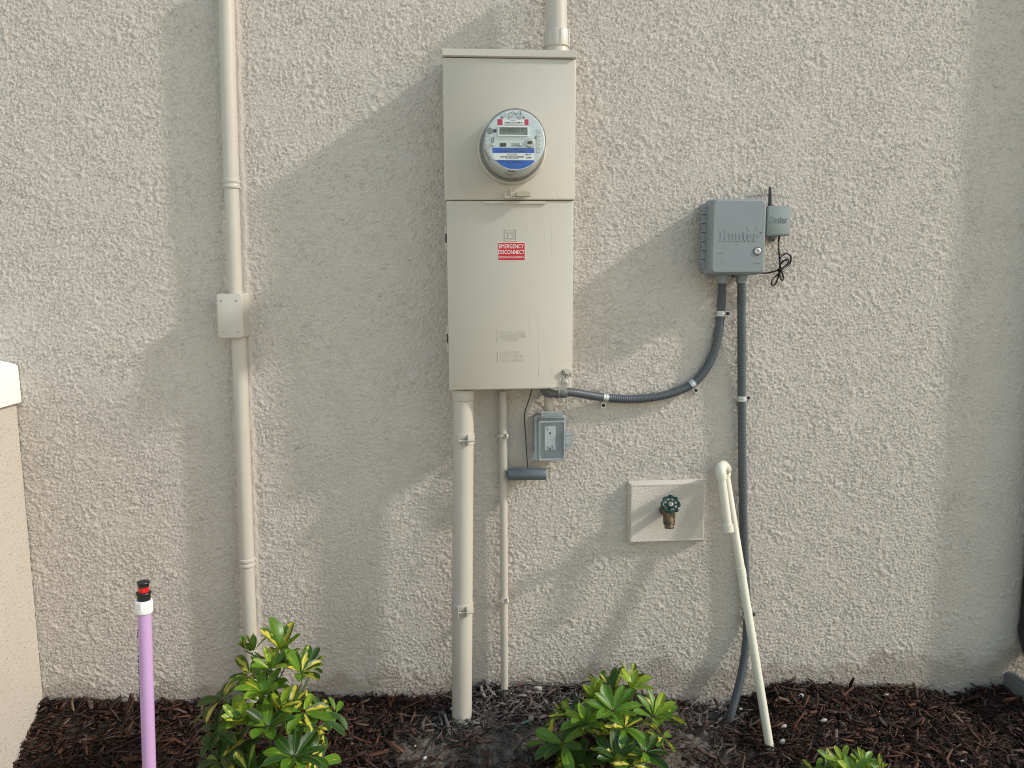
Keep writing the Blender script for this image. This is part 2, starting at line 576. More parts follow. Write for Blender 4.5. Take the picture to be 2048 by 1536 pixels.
# ------------------------------------------------------------------ the house wall (stucco)
STEP = 0.003
xs = np.arange(-1.95, 1.95, STEP)
zs = np.arange(-0.12, 2.15, STEP)
SH = (len(zs), len(xs))
def pink(lo, hi, expo):
    """broad-band rough field between two wavelengths"""
    w = np.fft.rfft2(RNG.standard_normal(SH))
    k = np.hypot(np.fft.fftfreq(SH[0], STEP)[:, None], np.fft.rfftfreq(SH[1], STEP)[None, :]) + 1e-6
    f = k ** -expo * np.exp(-(k * hi) ** 2) * (1 - np.exp(-(k * lo) ** 2))
    n = np.fft.irfft2(w * f, s=SH)
    return n / n.std()


def sstep(x, a, b):
    t = np.clip((x - a) / (b - a), 0, 1)
    return t * t * (3 - 2 * t)


n3 = band_noise(SH, STEP, 0.20)
n4 = band_noise(SH, STEP, 0.05)
na = pink(0.015, 0.0034, 0.9)
nb = pink(0.009, 0.0031, 0.4)
nc = pink(0.007, 0.0026, 0.2)
# splattered blobs with steep edges, finer grains between them, some trowelled-flat patches
fine_ = sstep(na, -0.3, 0.5) * 0.55 + sstep(nb, 0.0, 0.8) * 0.55 + 0.20 * nc
nd = pink(0.030, 0.0045, 1.4)
coarse = sstep(nd, -0.1, 0.30) * 1.0 + sstep(nb, 0.3, 0.9) * 0.35 + 0.12 * nc
mx_ = sstep(band_noise(SH, STEP, 0.16) + 0.4 * n4, 0.0, 1.6)
h = fine_ * (1 - 0.8 * mx_) + coarse * 0.8 * mx_
flat = sstep(band_noise(SH, STEP, 0.035) + 0.45 * na + 0.2 * n3, 1.45, 1.75)
amp = np.clip(0.95 + 0.07 * n3 + 0.10 * n4, 0.5, 1.3)
h = h * (1 - flat) + 0.85 * flat
H = 0.0030 * amp * (h - 0.6) + 0.0001 * n4
# paint and caulk brushed smooth along the left conduit
pA, pB = at(451, -60, -0.03), at(505, 1400, -0.03)
xl = pA.x + (pB.x - pA.x) * (zs - pA.z) / (pB.z - pA.z)
dx = np.abs(xs[None, :] - xl[:, None]) + 0.002 * n4
sm = 1 - sstep(dx, 0.022, 0.036)
H = H * (1 - 0.75 * sm) + 0.003 * np.exp(-(np.maximum(dx - 0.016, 0) / 0.006) ** 2)
ex = np.concatenate([np.arange(-7, -1.96, 0.1), xs, np.arange(1.96, 7.01, 0.1)])
ez = np.concatenate([[-0.6], zs, np.arange(2.16, 3.01, 0.1)])
HH = np.zeros((len(ez), len(ex)))
ix = np.searchsorted(ex, -1.95 - 1e-9)
HH[1:1 + len(zs), ix:ix + len(xs)] = H
XX, ZZ = np.meshgrid(ex, ez)
wall = grid_mesh('house_wall', XX, -HH, ZZ, M_WALL)
tag(wall, 'beige painted stucco house wall with rough knockdown texture filling the background', 'wall')

# ------------------------------------------------------------------ ground and mulch
GX = [0, 95, 380, 640, 890, 960, 1100, 1200, 1300, 1400, 1440, 1500, 1560, 1620, 1850, 1905, 1960, 2048]
GP = [1398, 1396, 1402, 1392, 1388, 1368, 1366, 1374, 1388, 1410, 1412, 1390, 1362, 1366, 1374, 1398, 1372, 1374]
GXw = [at(px, py, -0.01).x for px, py in zip(GX, GP)]
GZw = [at(px, py, -0.01).z for px, py in zip(GX, GP)]


def gz(x, y):
    """height of the soil under the chips"""
    x = np.asarray(x, float); d = -np.asarray(y, float)
    z = np.interp(x, GXw, GZw) - 0.012
    w = np.exp(-np.maximum(d, 0) / 0.35)
    base = -0.02
    z = base + (z - base) * w
    s = 0.16 + 0.34 * np.clip((-1.05 - x) / 0.3, 0, 1)
    return z - s * np.minimum(np.maximum(d, 0), 0.55)


def ground_at(px, py):
    lo, hi = -1.6, -0.002
    for _ in range(50):
        mid = (lo + hi) / 2
        p = at(px, py, mid)
        if p.z > gz(p.x, mid): lo = mid
        else: hi = mid
    return at(px, py, (lo + hi) / 2)


def blobs(x, y, specs):
    v = np.zeros_like(x)
    for px, py, rad in specs:
        c = ground_at(px, py)
        v = np.maximum(v, np.exp(-(((x - c.x) / rad) ** 2 + ((y - c.y) / (rad * 0.8)) ** 2)))
    return v


SANDY = [(1340, 1440, 0.11), (1400, 1490, 0.13), (1350, 1530, 0.12), (1000, 1500, 0.14), (860, 1510, 0.13), (1060, 1470, 0.08), (1420, 1425, 0.06)]
DUSTY = [(1010, 1385, 0.13), (1070, 1385, 0.13), (1110, 1400, 0.10), (970, 1430, 0.10), (900, 1450, 0.07), (1430, 1440, 0.08)]
gx = np.arange(-2.6, 2.6, 0.012); gy = np.arange(-1.5, 0.03, 0.012)
XX, YY = np.meshgrid(gx, gy)
ZZ = gz(XX, np.minimum(YY, 0)) + 0.003 * band_noise(XX.shape, 0.012, 0.05) + 0.002 * band_noise(XX.shape, 0.012, 0.028)
sand = np.clip(blobs(XX, YY, SANDY) + 0.18 * band_noise(XX.shape, 0.012, 0.06), 0, 1)[..., None]
cols = np.array([0.020, 0.014, 0.011]) * (1 - sand) + np.array([0.125, 0.105, 0.088]) * sand
soil = grid_mesh('planting_bed', XX, YY, ZZ, M_SOIL, None, cols)
tag(soil, kind='structure')
X2, Y2 = np.meshgrid(np.array([-300., -2.6, 2.6, 300.]), np.array([-300., -1.5]))
unseen_ground = grid_mesh('ground', X2, Y2, np.full(X2.shape, -0.13), M_BOUNCE)
tag(unseen_ground, kind='structure')


def make_chips(n):
    x = RNG.uniform(-1.9, 2.1, n)
    d = np.where(RNG.random(n) < 0.72, RNG.uniform(0, 0.42, n), RNG.uniform(0.42, 1.3, n))
    y = -d - 0.004
    keep = RNG.random(n) > 0.80 * blobs(x, y, SANDY)
    x, y = x[keep], y[keep]
    n = len(x)
    small = RNG.random(n) < 0.55
    L = np.where(small, RNG.uniform(0.007, 0.020, n), RNG.gamma(3.0, 0.0095, n).clip(0.012, 0.08))
    W = np.clip(L * np.where(RNG.random(n) < 0.45, RNG.uniform(0.05, 0.13, n), RNG.uniform(0.12, 0.32, n)), 0.0016, 0.013)
    T = np.clip(W * RNG.uniform(0.2, 0.5, n), 0.0012, 0.0045)
    yaw = RNG.uniform(0, 2 * np.pi, n)
    near = np.exp(-(-y) / 0.04)
    pit = RNG.normal(0, 0.30, n) + 0.25 * near * RNG.random(n)
    rol = RNG.normal(0, 0.45, n)
    lift = RNG.uniform(0.0, 0.016, n) + 0.3 * L * np.abs(np.sin(pit))
    z = gz(x, y) + lift
    # keep chips out of the wall
    reach = L / 2 * np.abs(np.sin(yaw)) + 0.004
    y = np.minimum(y, -reach)
    cy_, sy_ = np.cos(yaw), np.sin(yaw); cp, sp = np.cos(pit), np.sin(pit); cr, sr = np.cos(rol), np.sin(rol)
    ax = np.stack([cy_ * cp, sy_ * cp, sp], -1)
    side = np.stack([-sy_, cy_, np.zeros(n)], -1)
    up = np.cross(ax, side)
    s2 = side * cr[:, None] + up * sr[:, None]
    u2 = -side * sr[:, None] + up * cr[:, None]
    V = np.empty((n, 12, 3), np.float32)
    bend = RNG.normal(0, 0.09, n) * L
    c0 = np.stack([x, y, z], -1)
    for k, t in enumerate((-1.0, RNG.uniform(-0.3, 0.3, n), 1.0)):
        t = np.broadcast_to(t, (n,))
        ws = RNG.uniform(0.75, 1.1, n) if k == 1 else RNG.uniform(0.15, 0.95, n)
        ctr = c0 + ax * (t * L / 2)[:, None] + s2 * (bend * (1 - np.abs(t)))[:, None] + u2 * (RNG.normal(0, 0.04, n) * L * (k == 1))[:, None]
        for j, (a, b) in enumerate(((-1, -1), (1, -1), (1, 1), (-1, 1))):
            V[:, k * 4 + j] = ctr + s2 * (a * ws * W / 2 * RNG.uniform(0.8, 1.1, n))[:, None] + u2 * (b * T / 2)[:, None] \
                + ax * (RNG.normal(0, 0.06, n) * L)[:, None]
    V[..., 1] = np.minimum(V[..., 1], -0.0015)
    q = []
    for k in (0, 1):
        for j in range(4):
            q.append((k * 4 + j, k * 4 + (j + 1) % 4, (k + 1) * 4 + (j + 1) % 4, (k + 1) * 4 + j))
    q += [(3, 2, 1, 0), (8, 9, 10, 11)]
    q = np.array(q)
    Q = (q[None] + (np.arange(n) * 12)[:, None, None]).reshape(-1, 4)
    pal = np.array([(0.020, 0.010, 0.008), (0.042, 0.018, 0.012), (0.070, 0.028, 0.017), (0.098, 0.040, 0.021), (0.13, 0.046, 0.022), (0.15, 0.095, 0.06)])
    pr = np.array([0.30, 0.30, 0.20, 0.12, 0.05, 0.03])
    ci = RNG.choice(len(pal), n, p=pr)
    col = pal[ci] * RNG.uniform(0.55, 1.25, (n, 1))
    # greyer, dustier chips around the pipes
    g = np.clip(blobs(x, y, DUSTY) * 1.5, 0, 1) * RNG.random(n) ** 0.5
    g = np.maximum(g, 0.35 * np.clip(blobs(x, y, SANDY), 0, 1) * RNG.random(n))
    g = np.maximum(g, 0.25 * (RNG.random(n) < 0.10))
    grey = np.array([0.17, 0.155, 0.15]) * RNG.uniform(0.5, 1.25, (n, 1))
    col = col * (1 - g[:, None]) + grey * g[:, None]
    # darker, browner bed to the right and left of the pipes
    C = np.repeat(col[:, None, :], 12, 1)
    me = bpy.data.meshes.new('mulch')
    co = V.reshape(-1, 3)
    me.vertices.add(len(co)); me.vertices.foreach_set('co', co.ravel())
    me.loops.add(Q.size); me.loops.foreach_set('vertex_index', Q.ravel().astype(np.int32))
    me.polygons.add(len(Q)); me.polygons.foreach_set('loop_start', np.arange(0, Q.size, 4, dtype=np.int32))
    me.update(calc_edges=True)
    a = me.color_attributes.new('tone', 'FLOAT_COLOR', 'POINT')
    cc = np.ones((len(co), 4), np.float32); cc[:, :3] = C.reshape(-1, 3)
    a.data.foreach_set('color', cc.ravel())
    me.materials.append(M_CHIP)
    o = bpy.data.objects.new('mulch', me)
    COL.objects.link(o)
    return o


mulch = make_chips(44000)
tag(mulch, 'dark brown shredded bark mulch covering the planting bed below the wall', 'mulch', kind='stuff')


def make_grit(n):
    """tiny pale grains of sand and perlite among the chips"""
    mb = MB()
    k = 0
    V, Fc = [], []
    x = RNG.uniform(-1.3, 1.7, n * 4); y = RNG.uniform(-0.5, -0.01, n * 4)
    keep = RNG.random(n * 4) < (0.05 + 0.9 * blobs(x, y, SANDY + [(700, 1480, 0.1), (1640, 1420, 0.12), (1100, 1430, 0.12)]))
    x, y = x[keep][:n], y[keep][:n]
    z = gz(x, y) + RNG.uniform(0.004, 0.014, len(x))
    s = RNG.gamma(2.0, 0.0006, len(x)).clip(0.0007, 0.004)
    for xx, yy, zz, ss in zip(x, y, z, s):
        a = [random.uniform(0.6, 1.2) * ss for _ in range(6)]
        mb.add([(xx + a[0], yy, zz), (xx, yy + a[1], zz), (xx - a[2], yy, zz), (xx, yy - a[3], zz), (xx, yy, zz + a[4]), (xx, yy, zz - a[5])],
               [(0, 1, 4), (1, 2, 4), (2, 3, 4), (3, 0, 4), (1, 0, 5), (2, 1, 5), (3, 2, 5), (0, 3, 5)])
    return mb.build('sand_grains', M_LUMP, None, 0)


tag(make_grit(600), 'pale grains of sand and grit scattered over the mulch', 'grit', kind='stuff')

# ------------------------------------------------------------------ low garden wall with white cap (left edge)
pw = at(42, 900, 0)
X0 = pw.x
zc0, zc1 = at(48, 804, 0).z, at(48, 728, 0).z
t = thing('garden_wall', (X0 - 0.1, -0.6, -0.2), 'low beige stucco garden wall with white cap at the left edge', 'wall')
b = MB()
gy_ = np.linspace(-0.002, -1.5, 60); gzz = np.linspace(-0.25, zc0 - 0.0, 50)
ring = []
b.box((X0 - 0.20, -0.003, -0.3), (X0, -1.5, zc0 + 0.01))
b.build('body', M_LOW, t)
b = MB()
e = 0.014
prof = [(X0 + e, zc0), (X0 + e + 0.001, zc0 + 0.004), (X0 + e, zc1 - 0.006), (X0 + e - 0.006, zc1), (X0 - 0.1, zc1 + 0.030), (X0 - 0.2, zc1 + 0.028), (X0 - 0.211, zc1), (X0 - 0.211, zc0)]
b.prism(prof, -0.003, -1.515)
b.build('cap', M_WHITECAP, t, 30)

# ------------------------------------------------------------------ downspout and splash block (right edge)
pd = at(2053, 1000, 0)
XD = pd.x
zb = at(2037, 1275, 0).z
t = thing('downspout', (XD + 0.05, -0.045, zb), 'black downspout standing against the stucco at the right edge', 'downspout')
b = MB()
b.rr(0, 0, [(0.1, 0.078, 0.012, 0.0)])
def rect_ring(cx, cy, cz, w, d, ny, nz, rad=0.012, seg=4):
    """rounded rectangle cross-section; the d side lies along (0, ny, nz)"""
    ring = []
    for (sx, sd, a0) in ((1, 1, 0), (-1, 1, 90), (-1, -1, 180), (1, -1, 270)):
        for k in range(seg + 1):
            a = R(a0 + 90 * k / seg)
            lx = sx * (w / 2 - rad) + rad * math.cos(a); ld = sd * (d / 2 - rad) + rad * math.sin(a)
            ring.append((cx + lx, cy + ld * ny, cz + ld * nz))
    return ring
b = MB()
b.loops([rect_ring(XD + 0.05, -0.045, 2.75, 0.1, 0.08, 1, 0), rect_ring(XD + 0.05, -0.045, zb + 0.05, 0.1, 0.08, 1, 0)])
b.build('pipe', M_SPOUT, t)
b = MB()
rs = []
for k in range(9):
    a = R(60 * k / 8)
    cy, cz = -0.045 - 0.08 * (1 - math.cos(a)), zb + 0.052 - 0.08 * math.sin(a) - 0.002
    rs.append(rect_ring(XD + 0.05, cy, cz, 0.104, 0.084, math.cos(a), -math.sin(a)))
rs.append([(p[0], p[1] - 0.13 * math.sin(R(60)), p[2] - 0.13 * math.cos(R(60))) for p in rs[-1]])
b.loops(rs)
b.build('elbow', M_SPOUT, t)
ps = at(2008, 1362, -0.01)
zs_ = gz(ps.x, -0.1)
ztop = at(2012, 1346, -0.01).z
t = thing('splash_block', (ps.x + 0.15, -0.3, ztop - 0.1), 'grey splash block on the mulch in the bottom right corner', 'splash block')
def trough(y, dz):
    x0 = ps.x
    zt = ztop + dz
    pr = [(x0, zt - 0.12), (x0 + 0.006, zt - 0.004), (x0 + 0.012, zt), (x0 + 0.026, zt), (x0 + 0.036, zt - 0.006), (x0 + 0.05, zt - 0.026),
          (x0 + 0.25, zt - 0.026), (x0 + 0.264, zt - 0.006), (x0 + 0.274, zt), (x0 + 0.29, zt), (x0 + 0.30, zt - 0.12)]
    return [(p[0], y, p[1]) for p in pr]
b = MB()
b.loops([trough(-0.004, 0.0), trough(-0.012, 0.002), trough(-0.30, -0.012), trough(-0.6, -0.025)])
b.build('trough', M_CONC, t, 40)
b = MB()
for k in range(160):
    p = Vector((ps.x + random.uniform(0.055, 0.245), random.uniform(-0.5, -0.01), ztop - 0.022 - 0.03 * random.random() * 0.2))
    s = random.uniform(0.003, 0.006)
    b.add([(p.x + s, p.y, p.z), (p.x, p.y + s, p.z), (p.x - s, p.y, p.z), (p.x, p.y - s, p.z), (p.x, p.y, p.z + s), (p.x, p.y, p.z - s)],
          [(0, 1, 4), (1, 2, 4), (2, 3, 4), (3, 0, 4), (1, 0, 5), (2, 1, 5), (3, 2, 5), (0, 3, 5)])
tag(b.build('pebble_fill', M_PEB, t, 0), kind='stuff')

# ------------------------------------------------------------------ left conduit run and junction box
YC = -0.030
t = thing('painted_conduit', at(505, 1350, YC), 'tall beige painted conduit running up the wall left of the meter cabinet', 'conduit')
c = lambda px, py: at(px, py, YC)
jt, jb = 588, 676
top = c(451, -60); a1 = c(462.5, 366); a2 = c(470, jt); a3 = c(478, jb); a4 = c(494, 1122); a5 = c(505, 1400)
b = MB().tube(resample([top, c(455, 120), a1], 0.08), 0.0212, 24); b.build('pipe', M_PIPEP, t)
b = MB().tube(resample([a1, a2 + Vector((0, 0, -0.02))], 0.08), 0.0198, 24); b.build('pipe', M_PIPEP, t)
b = MB().tube(resample([a3 + Vector((0, 0, 0.02)), c(486, 900), a4], 0.08), 0.0205, 24); b.build('pipe', M_PIPEP, t)
b = MB().tube(resample([a4, a5], 0.08), 0.0200, 24); b.build('pipe', M_PIPEP, t)
for p, q in ((a1, a2), (a4, a5)):
    ax = (p - q).normalized()
    b = MB().lathe([(0.0205, -0.016), (0.0232, -0.014), (0.0238, -0.010), (0.0232, -0.006), (0.0222, -0.0045), (0.0222, -0.002), (0.0236, 0), (0.0242, 0.004), (0.0236, 0.008), (0.0212, 0.010)], p, ax, 28)
    b.build('coupling', M_PIPEP, t)
# junction box
YJ = -0.068
p0, p1 = at(432, 588, YJ), at(487, 676, YJ)
cx, cz = (p0.x + p1.x) / 2, (p0.z + p1.z) / 2
w, hh = abs(p1.x - p0.x), abs(p0.z - p1.z)
t = thing('junction_box', (cx, 0, cz - hh / 2), 'square beige junction box on the left conduit', 'junction box')
MB().rr(cx, cz, [(w + 0.004, hh + 0.004, 0.006, -0.001), (w, hh, 0.006, YJ + 0.0045)]).build('body', M_PAINT, t)
MB().rr(cx, cz, [(w + 0.001, hh + 0.001, 0.007, YJ + 0.0045), (w + 0.001, hh + 0.001, 0.007, YJ + 0.002), (w - 0.001, hh - 0.001, 0.006, YJ + 0.0005), (w - 0.003, hh - 0.003, 0.005, YJ)]).build('cover', M_PAINT, t)
for sx, sz in ((-1, 1), (1, 1), (-1, -1), (1, -1)):
    o = Vector((cx + sx * (w / 2 - 0.013), YJ, cz + sz * (hh / 2 - 0.018)))
    s = MB().lathe([(0.0032, -0.001), (0.0032, 0.0006), (0.0022, 0.0011)], o, (0, -1, 0), 14).build('screw', M_PAINT, t)
    MB().box((o.x - 0.0020, o.y - 0.0014, o.z - 0.0006), (o.x + 0.0020, o.y - 0.0009, o.z + 0.0006)).build('slot', M_INK, s)

# ------------------------------------------------------------------ meter cabinet
YP = -0.142
P = lambda px, py: at(px, py, YP)
XL = (P(882, 112).x + P(898, 780).x) / 2
XR = (P(1153, 118).x + P(1147, 778).x) / 2
ZT, ZM, ZB = P(1018, 116).z, P(1018, 400).z, P(1018, 779).z
PX = lambda px, py: P(px, py)
t = thing('meter_cabinet', ((XL + XR) / 2, -0.07, ZB), 'tall beige painted metal electrical cabinet holding the round meter', 'electrical cabinet')
cab = t
cx, w = (XL + XR) / 2, XR - XL
MB().box((XL + 0.006, -0.004, ZB + 0.006), (XR - 0.006, YP + 0.022, ZT + 0.004)).build('back_box', M_PANEL, t)
# rain cap on top
zc = P(1018, 101).z
MB().rr(cx, (ZT + zc) / 2 + 0.001, [(w + 0.002, zc - ZT, 0.001, -0.002), (w + 0.002, zc - ZT, 0.001, YP - 0.006), (w - 0.001, zc - ZT - 0.003, 0.001, YP - 0.009)], 2).build('rain_cap', M_PANEL, t)
# upper meter cover
def cover(name, z0, z1, inset=0.0, yo=0.0):
    return MB().rr(cx, (z0 + z1) / 2, [(w - inset, z1 - z0, 0.002, YP + 0.034), (w - inset, z1 - z0, 0.003, YP + 0.004 + yo), (w - inset - 0.001, z1 - z0 - 0.001, 0.003, YP + 0.0015 + yo),
                                       (w - inset - 0.005, z1 - z0 - 0.005, 0.003, YP + yo)], 3).build(name, M_PANEL, t)
up = cover('meter_cover', ZM, ZT - 0.0015, 0.0, -0.002)
dr = cover('door', ZB, ZM - 0.0015, 0.008, 0.002)
YD = YP + 0.002
# knock-out circle on the cover
o = at(926, 366, YP - 0.002)
MB().lathe([(0.0106, -0.001), (0.0111, 0.0009), (0.0121, 0.0009), (0.0126, -0.001)], o, (0, -1, 0), 28, False, False).build('knockout', M_PANEL, t)
# finger pull lip under the cover
a, bb = at(968, 402, YD), at(1091, 408, YD)
MB().box((a.x, YD + 0.001, a.z), (bb.x, YD - 0.004, bb.z)).build('door_lip', M_PANEL, t)
# hinges on the left side
for (ya, yb) in ((452, 500), (652, 700)):
    a, bb = at(891, ya, YP + 0.02), at(891, yb, YP + 0.02)
    xh = XL + 0.002
    hg = MB().tube([(xh, YP + 0.016, a.z), (xh, YP + 0.016, a.z * 0.68 + bb.z * 0.32)], 0.0036, 12).build('hinge', M_PANEL, t)
    MB().tube([(xh, YP + 0.016, a.z * 0.30 + bb.z * 0.70), (xh, YP + 0.016, bb.z)], 0.0036, 12).build('knuckle', M_PANEL, hg)
    MB().tube([(xh, YP + 0.016, a.z * 0.7 + bb.z * 0.3), (xh, YP + 0.016, a.z * 0.28 + bb.z * 0.72)], 0.0026, 10).build('pin', M_DARKGREY, hg)
# square emblem with a letter-like outline
a, bb = at(1010, 458, YD), at(1034, 482, YD)
ecx, ecz, ew = (a.x + bb.x) / 2, (a.z + bb.z) / 2, abs(bb.x - a.x)
def ring_rect(mb, cx, cz, w, h, tk, y0, dy):
    for (x0, x1, z0, z1) in ((-w / 2, w / 2, h / 2 - tk, h / 2), (-w / 2, w / 2, -h / 2, -h / 2 + tk), (-w / 2, -w / 2 + tk, -h / 2 + tk, h / 2 - tk), (w / 2 - tk, w / 2, -h / 2 + tk, h / 2 - tk)):
        mb.box((cx + x0, y0 + 0.0005, cz + z0), (cx + x1, y0 - dy, cz + z1))
b = MB(); ring_rect(b, ecx, ecz, ew, ew * 1.02, 0.0028, YD, 0.0013)
i = ew * 0.5
ring_rect(b, ecx + 0.0012, ecz, i, i * 1.1, 0.0026, YD, 0.0015)
b.box((ecx - ew * 0.33, YD + 0.0005, ecz + i * 0.55 - 0.0026), (ecx - i * 0.5 + 0.001, YD - 0.0015, ecz + i * 0.55))
b.box((ecx - ew * 0.33, YD + 0.0005, ecz - i * 0.55 + 0.0026), (ecx - i * 0.5 + 0.001, YD - 0.0015, ecz - i * 0.55))
b.build('emblem', M_PANEL, t, 0)
# red sticker
a, bb = at(995.5, 484.5, YD), at(1050.5, 521.5, YD)
st = MB().rr((a.x + bb.x) / 2, (a.z + bb.z) / 2, [(bb.x - a.x, a.z - bb.z, 0.002, YD), (bb.x - a.x, a.z - bb.z, 0.002, YD - 0.0004)], 3).build('warning_label', M_WHITE, t)
st['label'] = 'red EMERGENCY DISCONNECT sticker'
MB().rr((a.x + bb.x) / 2, (a.z + bb.z) / 2, [(bb.x - a.x - 0.0024, a.z - bb.z - 0.0024, 0.0012, YD - 0.0003), (bb.x - a.x - 0.0024, a.z - bb.z - 0.0024, 0.0012, YD - 0.0007)], 3).build('red_field', M_RED, st)
yl = YD - 0.0007
lettering('lettering', 'EMERGENCY', at(998.5, 488.3, yl), at(1047.5, 496.5, yl), M_WHITE, st, 0.0002, 0.0)
lettering('lettering', 'DISCONNECT', at(997, 500, yl), at(1049, 508.2, yl), M_WHITE, st, 0.0002, 0.0)
lettering('lettering', 'DESCONEXI\u00d3N DE EMERGENCIA', at(997.5, 511.8, yl), at(1048.5, 516.2, yl), M_WHITE, st, 0.0002, 0.0)
# embossed door instructions with arrows
for body, (x0, y0, x1, y1), arrow in (('RELEASE LATCH', (1001, 661.5, 1049, 668), 0), ('MOVE DOOR DOWN', (1001, 668.8, 1051, 675), 0), ('OPEN DOOR', (1005, 676, 1037, 682), 0),
                                      ('CLOSE DOOR', (1002, 702.5, 1039, 708.5), 1), ('LIFT DOOR UP', (1001, 710, 1046, 716), 1), ('ENGAGE LATCH', (1001, 717.5, 1046, 723.5), 1)):
    lettering('embossed_lettering', body, at(x0, y0, YD + 0.0002), at(x1, y1, YD + 0.0002), M_PANEL, t, 0.0006, 0.0)
for (ya, yb, s) in ((661, 683, -1), (702, 724, 1)):
    a, bb = at(995.5, ya, YD), at(995.5, yb, YD)
    b = MB().box((a.x - 0.0006, YD + 0.0004, a.z), (a.x + 0.0006, YD - 0.0008, bb.z))
    tip = a if s > 0 else bb
    b.prism([(a.x, tip.z), (a.x - 0.004, tip.z - s * 0.007), (a.x - 0.0025, tip.z - s * 0.0075), (a.x + 0.0006, tip.z - s * 0.003)], YD + 0.0004, YD - 0.0009)
    b.build('embossed_arrow', M_PANEL, t, 0)
# dried paint runs on the door and cover
for (px, y0, y1, rr_, k) in ((1053, 412, 462, .0007, .3), (1057, 415, 465, .0006, -.3), (1032, 412, 452, .0006, .1), (1071, 412, 480, .0006, .6), (1076, 430, 493, .0006, .2),
                             (1104, 440, 505, .0008, .1), (1078, 618, 753, .0008, .1), (1059, 615, 668, .0008, -.2), (1068, 620, 640, .0008, .8), (1102, 728, 748, .0007, .1),
                             (1086, 415, 475, .0005, .5), (1100, 650, 664, .0007, 1.2), (1112, 385, 392, .0008, .6)):
    pts = []
    n = 9
    for q in range(n):
        tt = q / (n - 1)
        p = at(px + k * 4 * math.sin(2.2 * tt + px) + k * 3 * tt, y0 + (y1 - y0) * tt, YD if y0 > 400 else YP - 0.002)
        pts.append(p)
    rad = [rr_ * 0.75 * (0.5 + 0.5 * q / (n - 1)) for q in range(n)]
    rad[-1] = rr_ * 1.7
    b = MB().tube(pts, rad, 8)
    yp = pts[0].y
    b.v = [(x, yp + (y - yp) * 0.45, z) for x, y, z in b.v]
    b.build('paint_run', M_PANEL, t)
# door latch with torn paint, bottom right
a = at(1132, 764, YD)
lt = MB().rr(a.x, a.z, [(0.022, 0.022, 0.008, YD + 0.001), (0.022, 0.022, 0.008, YD - 0.003), (0.020, 0.020, 0.007, YD - 0.004)]).build('latch', M_PANEL, t)
MB().lathe([(0.0065, 0), (0.0062, 0.0025), (0.0045, 0.0042), (0.002, 0.005)], a + Vector((0, -0.004, 0)), (0, -1, 0), 18).build('rivet', M_PANEL, lt)
a = at(1134, 746, YD)
b = MB()
b.prism([(a.x - 0.011, a.z - 0.004), (a.x - 0.010, a.z + 0.010), (a.x - 0.004, a.z + 0.013), (a.x + 0.004, a.z + 0.012), (a.x + 0.011, a.z + 0.004), (a.x + 0.012, a.z - 0.008), (a.x + 0.004, a.z - 0.006), (a.x - 0.002, a.z - 0.001)], YD, YD - 0.005)
lt2 = b.build('latch_plate', M_PANEL, t, 0)
b = MB()
for pts in ([(1125, 741), (1125.5, 748), (1131, 750.5), (1131, 757)], [(1128.5, 742), (1128.5, 747), (1134, 749)], [(1140, 746), (1142.5, 752), (1142, 756)]):
    b.tube([at(x, y, YD - 0.0052) for x, y in pts], 0.0009, 6)
b.build('paint_crack', M_INK, lt2)
# ragged bent metal lip at the bottom edge
b = MB()
b.prism([(at(1098, 776, YD).x, at(1098, 776.5, YD).z), (at(1130, 775, YD).x, at(1130, 775.8, YD).z), (at(1131, 778, YD).x, at(1131, 778, YD).z), (at(1112, 780, YD).x, at(1112, 780, YD).z)], YD + 0.012, YD - 0.008)
b.build('bent_lip', M_STEEL, t, 0)
b = MB().prism([(at(1097, 776, YD).x, at(1097, 776, YD).z), (at(1113, 778.4, YD).x, at(1113, 778.4, YD).z), (at(1113, 781.5, YD).x, at(1113, 781.5, YD).z), (at(1099, 779.5, YD).x, at(1099, 779.5, YD).z)], YD + 0.01, YD - 0.0075)
b.build('torn_edge', M_DARKGREY, t, 0)
# seal lock below the meter
YL = YP - 0.020
a, bb = at(1032, 384, YL), at(1060, 393.5, YL)
t2 = thing('seal_lock', at(1034, 398, YL + 0.015), 'small wired seal lock on the hasp below the meter', 'lock')
MB().rr((a.x + bb.x) / 2, (a.z + bb.z) / 2, [(bb.x - a.x, a.z - bb.z, 0.002, YL + 0.010), (bb.x - a.x, a.z - bb.z, 0.002, YL - 0.004), (bb.x - a.x - 0.002, a.z - bb.z - 0.002, 0.0015, YL - 0.0055)]).build('lock_body', simple('lock_paint', (0.40, 0.375, 0.30), 0.4, metal=0.3, var=0.1), t2)
MB().box(at(1008, 398, YP - 0.004), at(1050, 395.2, YP - 0.022)).build('hasp', M_PANEL, t2)
MB().box(at(1008, 395, YL), at(1020, 392.5, YL + 0.012)).build('wedge', M_STEEL, t2)
b = MB().tube(crom([at(1012, 394, YL), at(1011, 386, YL), at(1016, 382, YL), at(1027, 383, YL), at(1032, 388, YL)], 6), 0.0007, 6)
b.tube([at(1021.5, 375, YL), at(1022.5, 396, YL)], 0.0009, 8)
b.build('seal_wire', M_STEEL, t2)
MB().rr(at(1025, 388, YL).x, at(1025, 388, YL).z, [(0.012, 0.010, 0.002, YL + 0.008), (0.012, 0.010, 0.002, YL)]).build('shackle', M_PANEL, t2)

